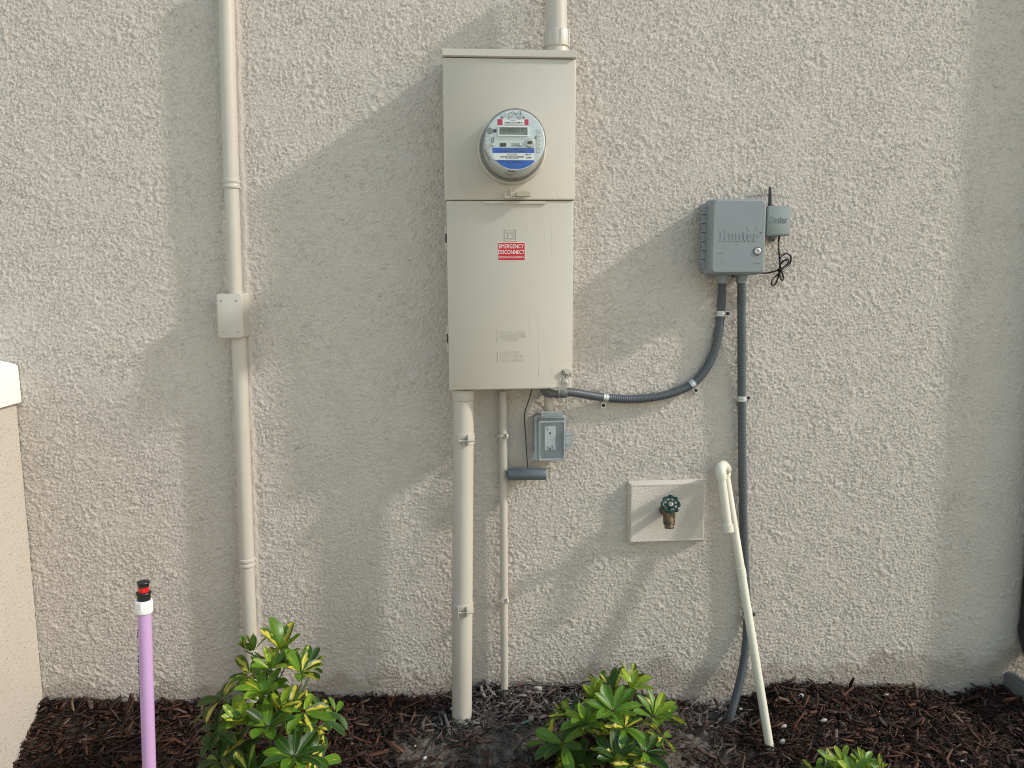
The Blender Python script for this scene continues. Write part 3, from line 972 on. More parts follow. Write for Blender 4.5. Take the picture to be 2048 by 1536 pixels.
# ------------------------------------------------------------------ the electric meter
YF = -0.283
ctr = at(1026, 296, YP)          # collar centre on the cover
fc = at(1030, 279.5, YF)
ctr = Vector((fc.x + 0.0, YP, fc.z))
mc = at(1024, 300, YP - 0.012)
mx, mz = (fc.x + mc.x) / 2, (fc.z + mc.z) / 2
O = Vector((mx, YP, mz))
t = thing('electric_meter', O, 'round glass electric meter with blue label on the beige cabinet', 'electric meter')
MB().lathe([(0.093, -0.004), (0.0925, 0.004), (0.0905, 0.018), (0.0895, 0.0215), (0.0875, 0.023), (0.084, 0.0225), (0.083, 0.016)], O, (0, -1, 0), 72, False, False).build('collar', M_PANEL, t)
MB().lathe([(0.0805, 0.020), (0.0845, 0.022), (0.085, 0.026), (0.0835, 0.0295), (0.0805, 0.030)], O, (0, -1, 0), 72, False, False).build('seal_ring', M_FIT, t)
DF = -(YF - YP)
MB().lathe([(0.0835, 0.030), (0.0825, 0.036), (0.0810, 0.037), (0.0800, 0.075), (0.0790, 0.085)], O, (0, -1, 0), 72, False, False).build('glass_skirt', M_GLASSW, t)
MB().lathe([(0.0790, 0.085), (0.0795, 0.090), (0.0785, 0.10), (0.0775, 0.140), (0.0755, 0.147), (0.070, 0.151), (0.03, 0.1525), (0.0001, 0.1527)], O, (0, -1, 0), 72, False, False).build('glass_dome', M_GLASS, t)
MB().lathe([(0.0765, 0.03), (0.0755, DF - 0.012), (0.0735, DF - 0.010), (0.0735, DF - 0.003), (0.0715, DF), (0.0001, DF)], O, (0, -1, 0), 72, False, False).build('meter_housing', M_FACE, t)
Yf = YP - DF
E = 0.0003


def Fp(px, py, k=1):
    return at(px, py, Yf - 0.0004 * k)


def frect(name, x0, y0, x1, y1, mat, parent, k=1, th=0.0006):
    a, bb = at(x0, y0, Yf), at(x1, y1, Yf)
    return MB().box((a.x, Yf + 0.001, a.z), (bb.x, Yf - 0.0004 * k - th * 0.2, bb.z)).build(name, mat, parent, 0)


lab = frect('barcode_label', 995, 238.2, 1057, 250.6, M_RED, t, 1)
frect('white_field', 1005, 238.6, 1048.6, 250.2, M_WHITE, lab, 2)
def barcode(x0, x1, y0, y1, parent, k, n):
    b = MB(); x = x0
    while x < x1:
        wd = random.choice((0.45, 0.6, 0.9))
        a, bb = at(x, y0, Yf), at(min(x + wd, x1), y1, Yf)
        b.box((a.x, Yf - 0.0004 * k, a.z), (bb.x, Yf - 0.0004 * k - 0.0002, bb.z))
        x += wd + random.choice((0.5, 0.7, 1.0))
    return b.build('barcode', M_INK, parent, 0)
barcode(1008.5, 1046, 243.8, 246.8, lab, 2.4, 30)


def fine_print(x0, y0, x1, y1, mat, parent, k):
    """a line of print too small to read: short strokes of uneven length"""
    b = MB(); x = x0
    while x < x1 - 0.6:
        wd = random.uniform(0.8, 2.6)
        a, c_ = at(x, y0 + 0.25, Yf), at(min(x + wd, x1), y1 - 0.25, Yf)
        b.box((a.x, Yf - 0.0004 * k, a.z), (c_.x, Yf - 0.0004 * k - 0.0002, c_.z))
        x += wd + random.uniform(0.4, 1.0)
    return b.build('print', mat, parent, 0)


fine_print(1021, 239.6, 1031, 241.4, M_INK, lab, 2.4)
fine_print(1008, 247.6, 1046, 249.2, M_INK, lab, 2.4)
# display
fr = MB(); a, bb = at(996.3, 252.6, Yf), at(1056.8, 272.8, Yf)
ring_rect(fr, (a.x + bb.x) / 2, (a.z + bb.z) / 2, bb.x - a.x, a.z - bb.z, 0.0026, Yf, 0.004)
fr = fr.build('display_frame', M_WHITE, t, 0)
dsp = frect('display', 998, 254.5, 1055, 271, M_LCD, t, 1)
b = MB()
def seg8(b, px, y0, y1, wd, y):
    a, c_ = at(px, y0, y), at(px + wd, y1, y)
    tk = 0.0007
    zm = (a.z + c_.z) / 2
    for (xa, xb, za, zb_) in ((a.x, c_.x, a.z - tk, a.z), (a.x, c_.x, zm - tk / 2, zm + tk / 2), (a.x, c_.x, c_.z, c_.z + tk), (a.x, a.x + tk, c_.z + tk * 1.3, zm - tk), (c_.x - tk, c_.x, c_.z + tk * 1.3, zm - tk),
                              (a.x, a.x + tk, zm + tk, a.z - tk * 1.3), (c_.x - tk, c_.x, zm + tk, a.z - tk * 1.3)):
        b.box((xa, y, za), (xb, y - 0.0002, zb_))
for k in range(6):
    seg8(b, 1014.2 + 4.35 * k, 255.8, 265.4, 2.6, Yf - 0.0008)
for k in range(3):
    seg8(b, 999.5 + 4.6 * k, 257.5, 265.4, 2.6, Yf - 0.0008)
for k, (x0, x1) in enumerate(((1041.5, 1049), (1041.5, 1047.5), (1041.5, 1046))):
    a, c_ = at(x0, 256.5 + 3 * k, Yf), at(x1, 257.5 + 3 * k, Yf)
    b.box((a.x, Yf - 0.0008, a.z), (c_.x, Yf - 0.001, c_.z))
b.build('segments', M_LCDINK, dsp, 0)
# buttons and pins
o = Fp(979.8, 261.7)
MB().lathe([(0.0076, -0.001), (0.0076, 0.0016), (0.0065, 0.0024)], Vector((o.x, Yf, o.z)), (0, -1, 0), 24).build('round_button', M_LCD, t)
frect('sensor_window', 986, 258.5, 993, 265, M_DARKGREY, t, 1)
frect('jumper_socket', 1000, 286, 1012.2, 293.3, M_BLACK, t, 2)
for (x0, y0, x1, y1, bx, by) in ((985.4, 274, 985.4, 288, 985.4, 289.6), (1023, 289.6, 1038, 289.6, 1039.6, 289.6)):
    pn = MB()
    for s in (-1.9, 1.9):
        dx, dy = (s, 0) if x0 == x1 else (0, s)
        pn.tube([at(x0 + dx, y0 + dy, Yf - 0.0006), at(x1 + dx, y1 + dy, Yf - 0.0006)], 0.0007, 6)
    pn = pn.build('slider', M_INK, t)
    o = at(bx, by, Yf)
    MB().lathe([(0.0046, 0), (0.0046, 0.001), (0.004, 0.003), (0.0025, 0.0042), (0.0001, 0.0048)], o, (0, -1, 0), 18).build('pin_head', M_ZINC, pn)
o = at(1059.3, 286.2, Yf)
op = MB().lathe([(0.0112, -0.001), (0.0112, 0.004), (0.0095, 0.006), (0.0075, 0.0062)], o, (0, -1, 0), 28).build('optical_port', M_ZINC, t)
MB().rr(o.x, o.z, [(0.013, 0.008, 0.003, Yf - 0.0055), (0.013, 0.008, 0.003, Yf - 0.0068)]).build('port_window', M_BLACK, op)
# main blue and white label, bottom following the round face
def circ_clip(x0, y0, x1, y1):
    pts = []
    a, bb = at(x0, y0, Yf), at(x1, y1, Yf)
    rr2 = 0.0695
    pts_top = [(a.x, a.z), (bb.x, a.z)]
    low = []
    n = 24
    for k in range(n + 1):
        x = bb.x + (a.x - bb.x) * k / n
        zlim = O.z - math.sqrt(max(0.0, rr2 ** 2 - (x - O.x) ** 2))
        low.append((x, min(max(bb.z, zlim), a.z - 1e-5)))
    return pts_top + low
lab2 = MB().prism(circ_clip(985, 295.3, 1068.3, 306.2), Yf + 0.001, Yf - 0.0005).build('name_label', M_BLUE, t, 0)
MB().prism(circ_clip(985, 306.2, 1068.3, 320.2), Yf + 0.001, Yf - 0.0005).build('white_field', M_WHITE, lab2, 0)
MB().prism(circ_clip(985, 320.2, 1068.3, 338), Yf + 0.001, Yf - 0.0005).build('blue_field', M_BLUE, lab2, 0)
lettering('print', 'FOCUS AXRe-SD', Fp(1005, 297.4, 1.4), Fp(1041, 300.2, 1.4), M_BLUEINK, lab2, 0.0002, 0.01)
fine_print(998.5, 302.2, 1050, 304.4, M_BLUEINK, lab2, 1.4)
lettering('print', 'ACD2665', Fp(1013.5, 307.4, 1.4), Fp(1034, 310.8, 1.4), M_INK, lab2, 0.0002, 0.01)
lettering('print', '0826', Fp(1050.5, 307.6, 1.4), Fp(1062, 310.8, 1.4), M_INK, lab2, 0.0002, 0.01)
lettering('print', '10M', Fp(1052.5, 313.6, 1.4), Fp(1062, 317, 1.4), M_INK, lab2, 0.0002, 0.02)
barcode(1000.5, 1047.5, 312.2, 315.3, lab2, 1.6, 30)
fine_print(1012, 316.6, 1036.5, 318.2, M_INK, lab2, 1.4)
fine_print(996, 320.9, 1011, 323.2, M_BLUEINK, lab2, 1.4)
fine_print(1018, 320.9, 1036, 323.0, M_BLUEINK, lab2, 1.4)
fine_print(1012, 324.2, 1045, 326.2, M_BLUEINK, lab2, 1.4)
# moulded tabs round the rim
def tabs(cells, vertical):
    for (x0, y0, x1, y1) in cells:
        frect('tab', x0, y0, x1, y1, M_FACE2, t, 2)
tabs([(1002 + 7.8 * k, 226.5, 1002 + 7.8 * k + 7.0, 233.5) for k in range(6)], False)
tabs([(971.3 + 0.9 * k, 266 + 8.0 * k, 980.2, 266 + 8.0 * k + 7.1) for k in range(5)], True)
tabs([(1073.3, 258 + 8.0 * k, 1082 - 0.5 * k, 258 + 8.0 * k + 7.1) for k in range(6)], True)
for (x0, y0, x1, y1) in ((1002, 234.2, 1006, 236.3), (1045.5, 234.2, 1049.5, 236.3), (1070.6, 272.5, 1072.8, 277.5)):
    frect('clip', x0, y0, x1, y1, M_BLACK, t, 2)
# handwriting on the top of the face
b = MB()
for st_ in ([(1021, 224), (1026, 223), (1017, 228.5)], [(1026, 223), (1030.5, 229)], [(1028, 223.5), (1029.5, 229.3), (1033, 228), (1031, 226)], [(1037.5, 222), (1034, 229.5)],
            [(1039.5, 223), (1043, 223.5), (1040, 226), (1042.5, 229), (1039, 229.5), (1043, 224)], [(1019, 233), (1017, 238.5), (1016, 240)], [(1019, 234), (1024, 233.5)],
            [(1034, 234), (1037.5, 234.5), (1035, 239)], [(1040.5, 233.5), (1039, 240)], [(1040, 237), (1043.5, 236)]):
    b.tube([at(x, y, Yf - 0.0012) for x, y in st_], 0.00035, 5)
b.build('handwriting', M_INK, t)
# black strap arcs and metal tag in the skirt
b = MB()
for a0, a1 in ((196, 216), (-36, -16)):
    b.tube([O + Vector((0.0762 * math.cos(R(a0 + (a1 - a0) * k / 8)), -0.118, 0.0762 * math.sin(R(a0 + (a1 - a0) * k / 8)))) for k in range(9)], 0.0012, 6)
b.build('gasket_clip', M_BLACK, t)
b = MB()
n = 8
ra = [O + Vector((0.0768 * math.cos(R(250 + 18 * k / n)), -0.075, 0.0768 * math.sin(R(250 + 18 * k / n)))) for k in range(n + 1)]
rb = [p + Vector((0, -0.022, 0)) for p in ra]
b.add(ra + rb, [(k, k + 1, k + n + 2, k + n + 1) for k in range(n)])
b.build('foil_tag', M_STEEL, t)
b = MB()
b.tube([O + Vector((0.0748 * math.cos(R(256 + 14 * k / n)), -(DF - 0.006), 0.0748 * math.sin(R(256 + 14 * k / n)))) for k in range(n + 1)], 0.0018, 6)
b.build('rim_slot', M_BLACK, t)

# ------------------------------------------------------------------ riser above the cabinet
YR = -0.072
a0, a1 = at(1111, -60, YR), at(1115, 101, YR)
t = thing('riser_conduit', a1, 'fat beige conduit rising from the cabinet top', 'conduit')
zt = zc
xr = at(1113.5, 80, YR).x
MB().tube(resample([at(1111.0, -80, YR), Vector((xr, YR, zt + 0.02))], 0.1), 0.0297, 32).build('pipe', M_PIPEP, t)
zf0, zf1 = at(1113, 95, YR).z, at(1113, 62, YR).z
MB().lathe([(0.0300, zf0 - zt - 0.004), (0.0335, zf0 - zt - 0.002), (0.0355, zf0 - zt), (0.0355, zf1 - zt - 0.003), (0.034, zf1 - zt), (0.0297, zf1 - zt)], Vector((xr, YR, zt)), (0, 0, 1), 36).build('fitting', M_PIPEP, t)
b = MB()
for k in range(8):
    aa = R(45 * k + 10)
    b.box((xr + 0.0355 * math.cos(aa) - 0.0012, YR + 0.0355 * math.sin(aa) - 0.0012, zf0 + 0.003), (xr + 0.0355 * math.cos(aa) + 0.0012, YR + 0.0355 * math.sin(aa) + 0.0012, zf1 - 0.004))
b.build('grip_rib', M_PIPEP, t, 0)
MB().lathe([(0.0325, -0.001), (0.0325, 0.024), (0.030, 0.030)], Vector((xr, YR, zt)), (0, 0, 1), 32).build('hub', M_PIPEP, t)

# ------------------------------------------------------------------ two conduits below the cabinet
YB = -0.092
pt, pb = at(927, 782, YB), at(923.5, 1440, YB - 0.012)
ax = (pt - pb).normalized()
t = thing('service_conduit', pb, 'fat beige conduit running from the cabinet bottom into the mulch', 'conduit')
MB().tube(resample([pb - ax * 0.05, pt], 0.08), 0.0297, 32).build('pipe', M_PIPEP, t)
zz0 = at(926, 799, YB).z
MB().lathe([(0.0297, -(pt.z - zz0) - 0.002), (0.0325, -(pt.z - zz0)), (0.0332, -(pt.z - zz0) + 0.002), (0.0332, 0.004), (0.03, 0.006)], pt, ax, 36).build('collar', M_PIPEP, t)


def clamp(parent, p, axis, rad, ears, boltlen, h_, mushroom=False):
    """band round a pipe with two ears pointing forward and a bolt through them"""
    st = MB().lathe([(rad, -h_ / 2), (rad + 0.0024, -h_ / 2 + 0.0005), (rad + 0.0024, h_ / 2 - 0.0005), (rad, h_ / 2)], p, axis, 36).build('strap', M_PIPEP, parent)
    xA, xB = ears
    yf = p.y - rad
    b = MB()
    for xe in (xA, xB):
        b.rr(0, 0, [(0, 0, 0, 0)]) if False else None
        b.box((p.x + xe - 0.0011, yf + 0.006, p.z - h_ / 2), (p.x + xe + 0.0011, yf - 0.016, p.z + h_ / 2))
    b.build('ear', M_PIPEP, st, 0)
    yb = yf - 0.009
    x0, x1 = boltlen
    b = MB().tube([(p.x + x0, yb, p.z), (p.x + x1, yb, p.z - 0.0005)], 0.0029, 12)
    b.lathe([(0.0055, 0), (0.0055, 0.004)], (p.x + xB + 0.0012, yb, p.z), (1, 0, 0), 6)
    if mushroom:
        b.lathe([(0.009, 0), (0.0085, 0.002), (0.006, 0.0045), (0.002, 0.0055)], (p.x + xB + 0.001, yb, p.z), (1, 0, 0), 16)
        b.lathe([(0.006, 0), (0.006, 0.004), (0.003, 0.006), (0.0028, 0.010)], (p.x + xA - 0.0015, yb, p.z), (-1, 0, 0), 6)
    b.build('bolt', M_PIPEP, st)


for py in (876, 1212):
    p = at(926, py, YB)
    tt = (pt.z - p.z) / (pt.z - pb.z)
    p = pt.lerp(pb, tt)
    clamp(t, p, ax, 0.0298, (-0.012, 0.013), (-0.012, 0.033), 0.030)
YT = -0.0265
pt2, pb2 = at(1006, 782, YT), at(1009, 1375, YT)
ax2 = (pt2 - pb2).normalized()
t = thing('slim_conduit', pb2, 'slim beige conduit beside the fat one below the cabinet', 'conduit')
MB().tube(resample([pb2 - ax2 * 0.03, pt2], 0.08), 0.0118, 24).build('pipe', M_PIPEP, t)
for py in (866, 1191):
    p = pt2.lerp(pb2, (py - 782) / (1375 - 782))
    clamp(t, p, ax2, 0.0119, (-0.006, 0.0075), (-0.011, 0.010), 0.012, True)

# ------------------------------------------------------------------ outlet with clear weather cover
YO = -0.095
a, bb = at(1072, 836, YO), at(1136, 927, YO)
ocx, ocz, ow, oh = (a.x + bb.x) / 2, (a.z + bb.z) / 2, bb.x - a.x, a.z - bb.z
t = thing('outlet_box', (ocx, 0, ocz - oh / 2), 'wall outlet in a clear weather cover below the cabinet corner', 'outlet')
MB().rr(ocx, ocz, [(ow - 0.004, oh - 0.004, 0.008, -0.002), (ow - 0.004, oh - 0.004, 0.008, -0.040)]).build('base', M_OUTBACK, t)
rc = MB()
a, bb = at(1089.5, 853.5, -0.046), at(1111, 900, -0.046)
rcx, rcz = (a.x + bb.x) / 2, (a.z + bb.z) / 2
rw, rh = bb.x - a.x, a.z - bb.z
rcp = MB().rr(rcx, rcz, [(rw, rh, 0.002, -0.039), (rw, rh, 0.002, -0.045), (rw - 0.002, rh - 0.002, 0.002, -0.046)]).build('receptacle', M_RECEPT, t)
for s in (1, -1):
    b = MB()
    zo = rcz + s * rh * 0.28
    b.box((rcx - 0.0085, -0.0461, zo + s * 0.004), (rcx - 0.0065, -0.0465, zo + s * 0.012))
    b.box((rcx + 0.0055, -0.0461, zo + s * 0.004), (rcx + 0.0075, -0.0465, zo + s * 0.012)) if s < 0 else None
    b.lathe([(0.0034, 0), (0.0034, 0.0005)], (rcx, -0.0461, rcz + (s * rh * 0.22 if s > 0 else s * rh * 0.44)), (0, -1, 0), 14)
    b.build('slot', M_INK, rcp, 0)
b = MB()
ring_rect(b, rcx, rcz + 0.006, 0.012, 0.006, 0.0006, -0.0461, 0.0006)
ring_rect(b, rcx, rcz - 0.004, 0.012, 0.006, 0.0006, -0.0461, 0.0006)
b.build('test_button', M_FACE2, rcp, 0)
# deep clear cover: flange, tapered walls, front pane
MB().rr(ocx, ocz, [(ow, oh, 0.009, -0.041), (ow + 0.001, oh + 0.001, 0.009, -0.050), (ow - 0.003, oh - 0.003, 0.009, -0.0515), (ow - 0.012, oh - 0.012, 0.006, -0.0515)], 5, False, False).build('cover_flange', M_FROST, t)
MB().rr(ocx, ocz, [(ow - 0.009, oh - 0.010, 0.007, -0.051), (ow - 0.012, oh - 0.014, 0.006, YO + 0.004), (ow - 0.015, oh - 0.017, 0.005, YO)], 5, False, False).build('cover_wall', M_CLEAR, t)
b = MB()
for k, (da, db, y0, y1) in enumerate(((0.015, 0.025, YO, YO - 0.0006), (0.0255, 0.027, YO + 0.001, YO + 0.004))):
    pass
b.rr(ocx, ocz, [(ow - 0.0155, oh - 0.0175, 0.005, YO - 0.0002), (ow - 0.0235, oh - 0.0265, 0.003, YO - 0.0012)], 5, False, False)
b.rr(ocx, ocz, [(ow - 0.0235, oh - 0.0265, 0.003, YO - 0.0012), (ow - 0.026, oh - 0.030, 0.003, YO + 0.003)], 5, False, False)
b.build('cover_bezel', M_FROST, t)
MB().rr(ocx, ocz, [(ow - 0.026, oh - 0.030, 0.003, YO + 0.003), (ow - 0.026, oh - 0.030, 0.003, YO + 0.002)], 5).build('cover_pane', M_CLEAR, t)
pz = ocz - oh * 0.36
MB().box((ocx - 0.004, YO + 0.0022, pz - 0.003), (ocx + 0.022, YO + 0.0016, pz - 0.002)).build('moulded_line', M_FROST, t, 0)
a, bb = at(1083, 824, -0.07), at(1126, 837, -0.07)
hg = MB().box((a.x, -0.045, bb.z), (bb.x, -0.062, a.z)).build('hinge', M_FROST, t, 0)
b = MB()
for k in range(4):
    xx = a.x + (bb.x - a.x) * (k + 0.5) / 4
    b.tube([(xx - 0.005, -0.066, (a.z + bb.z) / 2), (xx + 0.005, -0.066, (a.z + bb.z) / 2)], 0.0055, 12)
b.build('knuckle', M_CLEAR, hg)
a, bb = at(1135, 862, -0.06), at(1145, 899, -0.06)
b = MB().box((a.x - 0.008, -0.042, bb.z + 0.015), (bb.x - 0.002, -0.060, a.z - 0.015)); b.box((a.x - 0.008, -0.042, bb.z), (bb.x, -0.056, bb.z + 0.014)); b.box((a.x - 0.008, -0.042, a.z), (bb.x, -0.056, a.z - 0.014))
b.build('latch', M_FROST, t, 0)
a = at(1069, 916, -0.05)
MB().lathe([(0.004, 0), (0.0075, 0), (0.0075, 0.005), (0.004, 0.005)], a + Vector((0, 0.006, 0)), (0, -1, 0), 18).box((a.x - 0.003, -0.046, a.z + 0.006), (a.x + 0.006, -0.050, a.z + 0.018)).build('lock_tab', M_FROST, t)
MB().tube([at(1097, 776, -0.03), at(1098, 832, -0.03)], 0.0135, 20).build('nipple', M_PIPEP, t)

# ------------------------------------------------------------------ ground wire and hanging grey sleeve
t0 = at(1056, 936, -0.05)
b = MB().tube(crom([at(1064, 778, -0.05), at(1060, 793, -0.04), at(1050.5, 822, -0.03), at(1049, 838, -0.026), at(1051, 870, -0.026), at(1053.5, 910, -0.035), at(1056, 940, -0.05)], 6), 0.0016, 8)
o = b.build('thin_wire', M_CABLE)
tag(o, 'thin black wire hanging from the cabinet bottom to the grey sleeve', 'wire')
pa, pb_ = at(1016, 948.5, -0.05), at(1091.5, 948.0, -0.05)
axs = (pb_ - pa).normalized()
LL = (pb_ - pa).length
t = thing('pipe_sleeve', pa.lerp(pb_, 0.5), 'short slate grey plastic sleeve hanging under the outlet', 'pipe sleeve')
MB().lathe([(0.0150, 0.03), (0.0150, 0.0), (0.0176, 0.0), (0.0180, 0.001), (0.0180, LL - 0.001), (0.0174, LL)], pa, axs, 36, True, True).build('sleeve', M_TUBE, t)
MB().lathe([(0.0149, 0.006), (0.0149, 0.0065)], pa, axs, 24).build('hollow', M_BLACK, t)

# ------------------------------------------------------------------ flexible grey conduits
def flex(path, rad, parent, pitch=0.0062, seg=16):
    pts = resample(path, pitch / 4)
    rad_ = []
    for i in range(len(pts)):
        ph = (i % 4)
        rad_.append(rad + (0.0005, 0.0003, -0.0005, 0.0003)[ph])
    return MB().tube(pts, rad_, seg).build('ribbed_tube', M_FLEX, parent, 60)


def strap(parent, p, axis, rad, side):
    """one-hole strap: bent band over the tube and a flat tab with a screw on one side"""
    axis = axis.normalized()
    s = Vector(side).normalized()
    out_ = Vector((0, -1, 0))
    w = axis.cross(out_).normalized()
    if w.dot(s) < 0: w = -w
    hw, r0_, r1 = 0.0078, rad + 0.0006, rad + 0.0024
    yb = p.y + 0.0045                           # tab height relative to the tube axis
    prof = [(r1 * math.cos(R(a)), r1 * math.sin(R(a))) for a in range(205, -1, -12)]
    prof += [(r1, yb + 0.0022), (r1 + 0.0205, yb + 0.0022), (r1 + 0.0215, yb + 0.001), (r1 + 0.0205, yb), (r0_, yb)]
    prof += [(r0_ * math.cos(R(a)), r0_ * math.sin(R(a))) for a in range(0, 206, 12)]
    ring = lambda k: [p + w * x + out_ * y + axis * (hw * k) for x, y in prof]
    o = MB().loops([ring(-1), ring(1)]).build('strap', M_ZINC, parent, 30)
    rib = MB().tube([p + w * (r1 - 0.0004) * math.cos(R(a)) + out_ * (r1 - 0.0004) * math.sin(R(a)) for a in range(20, 165, 12)], 0.0016, 8)
    rib.build('rib', M_ZINC, o)
    sp = p + w * (r1 + 0.0105) + out_ * (yb + 0.0022)
    MB().lathe([(0.0052, -0.001), (0.0052, 0.0018), (0.003, 0.0032)], sp, (0, -1, 0), 8).build('screw', M_BLACK, o)
    return o


YX = -0.030
RF = 0.0122
P1 = [(1126, 784), (1145, 785), (1170, 789), (1212, 795.5), (1260, 798.5), (1305, 795), (1345, 786), (1385, 768), (1412, 738), (1428, 705), (1437, 668), (1441.5, 627), (1443.5, 590), (1445, 560)]
Yd = [-0.062, -0.055, -0.042, -0.020, -0.017, -0.017, -0.017, -0.017, -0.017, -0.017, -0.017, -0.018, -0.030, -0.05]
path = crom([at(px, py, yy) for (px, py), yy in zip(P1, Yd)], 6)
t = thing('flexible_conduit', at(1260, 798, -0.02), 'dark grey ribbed conduit curving from the cabinet to the irrigation controller', 'conduit')
flex(path, RF, t)
strap(t, at(1441.5, 627, -0.018), at(1437, 668, -0.026) - at(1443.5, 590, -0.036), RF, (1, 0, 0))
strap(t, at(1385, 768, -0.017), at(1412, 738, -0.026) - at(1345, 786, -0.026), RF, (0.5, 0, -1))
strap(t, at(1211, 795.5, -0.020), at(1260, 798.5, -0.026) - at(1170, 789, -0.04), RF, (0, 0, -1))
# angled connector at the cabinet
ce = at(1126, 785, -0.062)
xe = (at(1145, 785, -0.055) - ce).normalized()
cn = MB().lathe([(0.0125, 0.010), (0.0155, 0.008), (0.0160, 0.004), (0.0160, -0.010), (0.0150, -0.014), (0.0172, -0.015), (0.0180, -0.018), (0.0180, -0.022), (0.016, -0.024), (0.0150, -0.026), (0.0145, -0.034)], ce, xe, 24)
cn.tube(crom([ce - xe * 0.030, ce - xe * 0.045, ce - xe * 0.056 + Vector((0, 0, 0.008)), ce - xe * 0.058 + Vector((0, 0, 0.024))], 5), 0.0148, 20)
cn.build('connector', M_FIT, t)

P2 = [(1483, 560), (1483, 640), (1483.5, 800), (1485, 960), (1488.5, 1100), (1493, 1190), (1494, 1250), (1490, 1305), (1480, 1362), (1466, 1415), (1456, 1450)]
Yd2 = [-0.045, -0.028, -0.017, -0.017, -0.017, -0.017, -0.019, -0.032, -0.052, -0.075, -0.09]
path = crom([at(px, py, yy) for (px, py), yy in zip(P2, Yd2)], 6)
t = thing('flexible_conduit', at(1463, 1430, -0.08), 'dark grey ribbed conduit dropping straight from the controller into the mulch', 'conduit')
flex(path, RF, t)
strap(t, at(1483.5, 797, -0.017), Vector((0, 0, 1)), RF, (1, 0, 0))
strap(t, at(1494, 1232, -0.0185), Vector((0, 0, 1)), RF, (1, 0, 0))

# ------------------------------------------------------------------ irrigation controller
YK = -0.112
a, bb = at(1424, 396, YK), at(1531, 549, YK)
kcx, kcz, kw, kh = (a.x + bb.x) / 2, (a.z + bb.z) / 2, bb.x - a.x, a.z - bb.z
t = thing('irrigation_controller', (kcx, 0, kcz - kh / 2), 'large grey irrigation controller box with a key lock', 'controller')
ctl = t
MB().rr(kcx, kcz, [(kw - 0.006, kh - 0.008, 0.014, -0.002), (kw, kh - 0.002, 0.014, -0.050), (kw + 0.001, kh, 0.014, -0.060)]).build('housing', M_GREY, t)
MB().rr(kcx, kcz, [(kw + 0.003, kh + 0.003, 0.015, -0.0595), (kw + 0.003, kh + 0.003, 0.015, -0.066), (kw - 0.001, kh - 0.001, 0.014, -0.068), (kw - 0.003, kh - 0.003, 0.014, YK + 0.012), (kw - 0.008, kh - 0.008, 0.012, YK + 0.004), (kw - 0.016, kh - 0.016, 0.010, YK)], 6).build('door', M_GREY, t)
# hinge knuckles on the left side
for k in range(7):
    za = kcz + kh / 2 - 0.018 - k * (kh - 0.034) / 7
    zb2 = za - (kh - 0.034) / 7 + 0.003
    off = 0.003 if k % 2 else 0.0
    xh = kcx - kw / 2 - 0.004
    hk = MB().box((xh - 0.006 - off, -0.042, zb2), (xh + 0.006, -0.070, za)).build('hinge', M_GREY, t, 0)
    MB().box((xh - 0.0064 - off, -0.052, zb2 + 0.006), (xh - 0.0056 - off, -0.060, za - 0.006)).build('slot', M_FIT, hk, 0)


def slab_word(name, x0, z0, wd, ht, y, mat, parent, depth):
    """the word Hunter in heavy slab letters, raised"""
    xh = 0.70
    L = []        # (x0, x1, z0, z1) on a 0..1 grid per letter, letter width
    def H():
        return 1.0, [(0.06, 0.36, 0, 1), (0.62, 0.92, 0, 1), (0.36, 0.62, 0.42, 0.60), (0, 0.42, 0, 0.13), (0.56, 0.98, 0, 0.13), (0, 0.42, 0.87, 1), (0.56, 0.98, 0.87, 1)]
    def u():
        return 0.78, [(0.08, 0.32, 0.08, xh), (0.50, 0.72, 0.0, xh), (0.20, 0.50, 0.0, 0.15), (0.0, 0.2, xh - 0.11, xh), (0.42, 0.6, xh - 0.11, xh), (0.6, 0.80, 0, 0.11)]
    def n():
        return 0.84, [(0.08, 0.32, 0, xh), (0.52, 0.76, 0, xh - 0.10), (0.32, 0.64, xh - 0.15, xh), (0, 0.2, xh - 0.11, xh), (0, 0.40, 0, 0.11), (0.44, 0.84, 0, 0.11)]
    def tt():
        return 0.52, [(0.12, 0.36, 0.06, 0.92), (0.0, 0.50, xh - 0.12, xh), (0.24, 0.50, 0, 0.13)]
    def e():
        return 0.66, [(0.02, 0.26, 0.10, xh - 0.08), (0.14, 0.54, xh - 0.13, xh), (0.14, 0.60, 0, 0.13), (0.42, 0.62, 0.34, xh - 0.06), (0.2, 0.62, 0.30, 0.41)]
    def r():
        return 0.66, [(0.08, 0.32, 0, xh), (0, 0.2, xh - 0.11, xh), (0, 0.44, 0, 0.11), (0.32, 0.60, xh - 0.16, xh), (0.46, 0.64, xh - 0.28, xh - 0.05)]
    seq = [H(), u(), n(), tt(), e(), r()]
    gap = 0.05
    tot = sum(q[0] for q in seq) + gap * 5
    x = 0
    b = MB(); i = 0
    for lw, rects in seq:
        for (xa, xb, za, zb_) in rects:
            i += 1
            b.box((x0 + (x + xa) / tot * wd, y + 0.0005, z0 + za * ht), (x0 + (x + xb) / tot * wd, y - depth - 0.00003 * i, z0 + zb_ * ht))
        x += lw + gap
    return b.build(name, mat, parent, 0)


a, bb = at(1439.5, 482, YK), at(1518, 461, YK)
slab_word('raised_lettering', a.x, a.z, bb.x - a.x, bb.z - a.z, YK, M_GREY, t, 0.0008)
o = at(1522, 465.5, YK)
MB().lathe([(0.0014, 0), (0.0022, 0), (0.0022, 0.0012), (0.0014, 0.0012)], o, (0, -1, 0), 12).build('trademark_ring', M_FIT, t)
